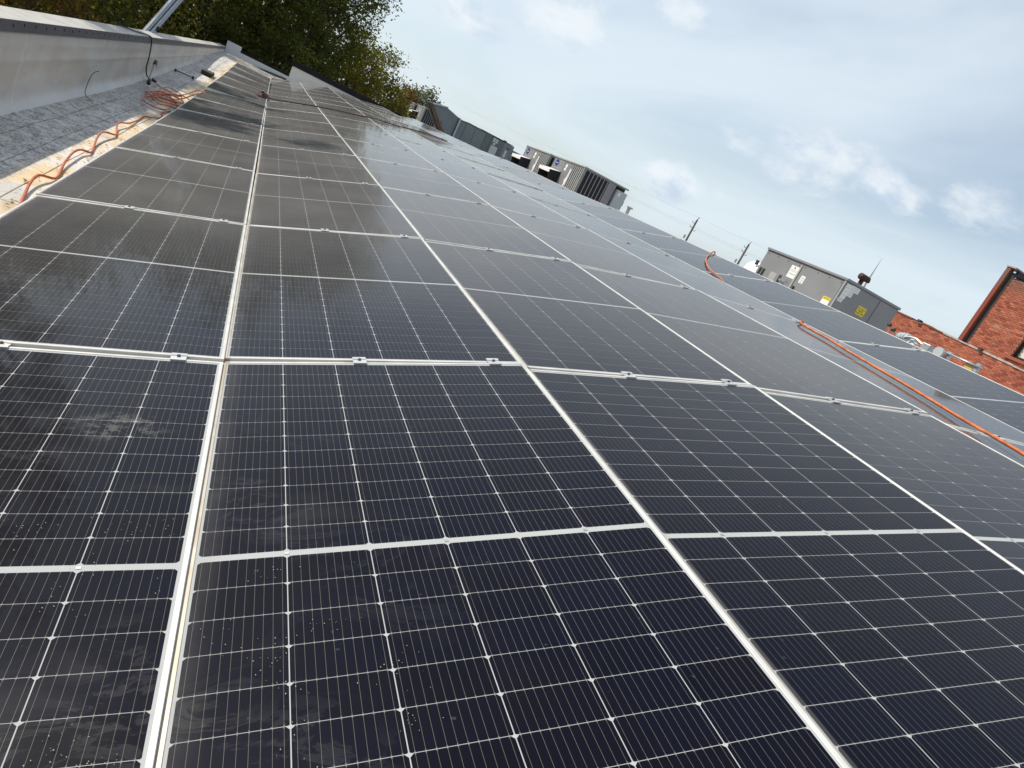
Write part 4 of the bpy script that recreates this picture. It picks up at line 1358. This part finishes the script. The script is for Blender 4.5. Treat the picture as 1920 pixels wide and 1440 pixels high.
MB().tube(rel([tb_ + (ta - tb_) * 0.12, tb_ + (tb_ - ta) * 0.03], gp), 0.03, 10).build('end_grip', M['black'], gp, smooth=True)
tl = empty('thin_pole_tool', (-1.9, 15.7, -0.2), 'thin dark pole tool lying across the shaded cap sheet', 'tool')
zz_ = lambda x, y: roof_z(x, y) + 0.05
P1, P2 = Vector((-2.0, 15.75, zz_(-2.0, 15.75))), Vector((-1.60, 15.85, zz_(-1.6, 15.85)))
MB().tube(rel([P1, P2], tl), 0.012, 8).build('shaft', M['pole'], tl)
MB().tube(rel([P1, P1 + (P2 - P1) * 0.1], tl), 0.03, 8).build('head', M['black'], tl)
MB().tube(rel([P2 + (P1 - P2) * 0.1, P2], tl), 0.035, 8).build('grip', M['black'], tl)
pd = MB().box(-0.13, 0.13, -0.45, 0.45, 0, 0.09)
po = pd.build('roof_pad', M['brown'], bevel=0.02)
po.location = (-1.55, 18.6, roof_z(-1.55, 18.6) + 0.02)
tag(po, 'dark brown pad lying in the sunny gutter near the far corner', 'pad')
cwr = cord('thin_wire', [(-1.90, 7.6, roof_z(-1.9, 7.6) + 0.02), (-2.02, 7.75, roof_z(-2, 7.75) + 0.05), (-2.055, 7.95, -0.27), (-2.062, 8.15, -0.19), (-2.04, 8.3, -0.16)], 0.004, M['bolt'], 'thin stray wire curling up from the foot of the parapet', 'wire')

# orange hose on the narrow fifth column and over the raised row


def hose_pt(x, y, lift=0.019):
    def s(y_):
        return lerp_tab([(EX['EL'], lerp_tab(EZ['EL'], y_)), (EX['ER'], lerp_tab(EZ['ER'], y_))], x) if x > EX['EL'] else lerp_tab([(EX['DL'], lerp_tab(EZ['DL'], y_)), (EX['DR'], lerp_tab(EZ['DR'], y_))], x)
    return (x, y, s(y) + lift)


cord('orange_hose', [hose_pt(2.9, -1.55), hose_pt(3.08, -1.2), hose_pt(3.258, -0.845, .03), hose_pt(3.411, -0.57, .035), hose_pt(3.511, -0.36, .03), hose_pt(3.642, -0.037), hose_pt(3.82, 0.494), hose_pt(3.99, 1.13), hose_pt(4.12, 1.55), hose_pt(4.17, 1.85), hose_pt(4.27, 2.03), hose_pt(4.38, 2.12, .012), (4.49, 2.22, 1.005), (4.60, 2.34, 0.90)],
     0.0090, M['orange'], 'orange hose running along the narrow fifth column of panels', 'hose')


def f_pt(x, y, lift=0.016):
    return (x, y, lerp_tab([(EX['FL'], lerp_tab(EZ['FL'], y)), (EX['FR'], lerp_tab(EZ['FR'], y))], x) + lift)


cord('orange_hose', [(6.05, 5.95, 1.0), (5.98, 5.85, 1.22), (5.90, 5.8, 1.325), f_pt(5.7, 5.6), f_pt(5.37, 5.16), f_pt(5.15, 4.79), f_pt(4.99, 4.45), f_pt(4.896, 4.16), f_pt(4.83, 3.97), f_pt(4.79, 3.87, .01), (4.68, 3.75, 0.95)],
     0.0090, M['orange'], 'bent piece of orange hose over the skyline edge of the raised panels', 'hose')

# dark red lifeline across the columns, with its bundle at the gap
sr = empty('safety_line', (0, 16.1, 0.2), 'dark red and black safety lifeline lying across the far panel columns', 'rope')


def top_z(x, y):
    zs = [(EX[k], lerp_tab(EZ[k], y)) for k in ('AL', 'AR', 'BR', 'CR', 'DR', 'ER')]
    return lerp_tab(zs, x)


base = [(-0.30, 16.1), (0.05, 16.15), (0.45, 15.95), (1.0, 15.9), (1.35, 15.85), (1.8, 15.6), (2.3, 15.6), (2.8, 15.8), (3.3, 16.5), (3.9, 17.3), (4.2, 17.0), (4.4, 16.6)]
p1 = [Vector((x, y, top_z(x, y) + 0.02)) for x, y in base]
p2 = [Vector((x, y + 0.16, top_z(x, y) + 0.025)) for x, y in base]
MB().tube(smooth_path([p - sr.location for p in p1], 6), 0.009, 6).build('rope', M['darkred'], sr)
MB().tube(smooth_path([p - sr.location for p in p2], 6), 0.007, 6).build('rope', M['black'], sr)
s1, s2 = smooth_path(p1, 6), smooth_path(p2, 6)
for i in range(3, len(s1) - 2, 3):
    MB().tube([s1[i] - sr.location, s2[i] - sr.location], 0.014, 5).build('link_strap', M['darkred'], sr)
for k in range(3):
    lo = []
    for a in range(13):
        th = 2 * math.pi * a / 12
        x, y = -0.17 + 0.13 * math.cos(th) * (1 - 0.2 * k), 16.3 + 0.5 * math.sin(th) * (1 - 0.15 * k)
        lo.append(Vector((x, y, top_z(x, y) + 0.03 + 0.03 * k)) - sr.location)
    MB().tube(lo, 0.018, 6).build('bundle_loop', M['darkred'] if k != 1 else M['black'], sr)

# grit and water beads caught on the near dirty glass
gm = MB()
rr = random.Random(5)


def near_plane(colk, x, y):
    a, b = (colk + 'L', colk + 'R')
    q = (x - EX[a]) / (EX[b] - EX[a])
    return lerp_tab(EZ[a], y) * (1 - q) + lerp_tab(EZ[b], y) * q


cl = [(rr.uniform(-0.42, -0.05), rr.uniform(-1.75, -1.0), 'A') for _ in range(16)] + [(rr.uniform(0.06, 0.42), rr.uniform(-1.85, -1.2), 'B') for _ in range(12)]
for (cx, cy, k) in cl:
    for _ in range(rr.randint(3, 16)):
        x, y = cx + rr.gauss(0, 0.025), cy + rr.gauss(0, 0.025)
        if (k == 'A' and x > -0.03) or (k == 'B' and x < 0.03):
            continue
        s = rr.uniform(0.0006, 0.0015)
        z = near_plane(k, x, y) + 0.0012
        gm.add([(x + s, y, z), (x, y + s, z), (x - s, y, z), (x, y - s, z), (x, y, z + s), (x, y, z - s)], [(0, 1, 4), (1, 2, 4), (2, 3, 4), (3, 0, 4), (1, 0, 5), (2, 1, 5), (3, 2, 5), (0, 3, 5)])
tag(gm.build('grit', M['grain']), kind='stuff')

# leaf litter and grit gathered in the gutter
lm_ = MB()
rr = random.Random(77)
for _ in range(900):
    y = rr.uniform(1.5, 24)
    x = -1.16 - abs(rr.gauss(0, 0.16))
    if x < -2.0:
        continue
    z = roof_z(x, y) + 0.018
    s_ = rr.uniform(0.006, 0.022)
    a = rr.uniform(0, 6.283)
    ca, sa = math.cos(a) * s_, math.sin(a) * s_
    h_ = rr.uniform(0.002, 0.012)
    lm_.add([(x - ca, y - sa, z), (x + sa * 0.5, y - ca * 0.5, z + h_ * 0.5), (x + ca, y + sa, z + h_), (x - sa * 0.5, y + ca * 0.5, z + h_ * 0.4)], [(0, 1, 2, 3)], rr.choice((0, 0, 1, 2)))
tag(lm_.build('leaf_litter', [M['wood'], M['brown'], M['ply']]), kind='stuff')
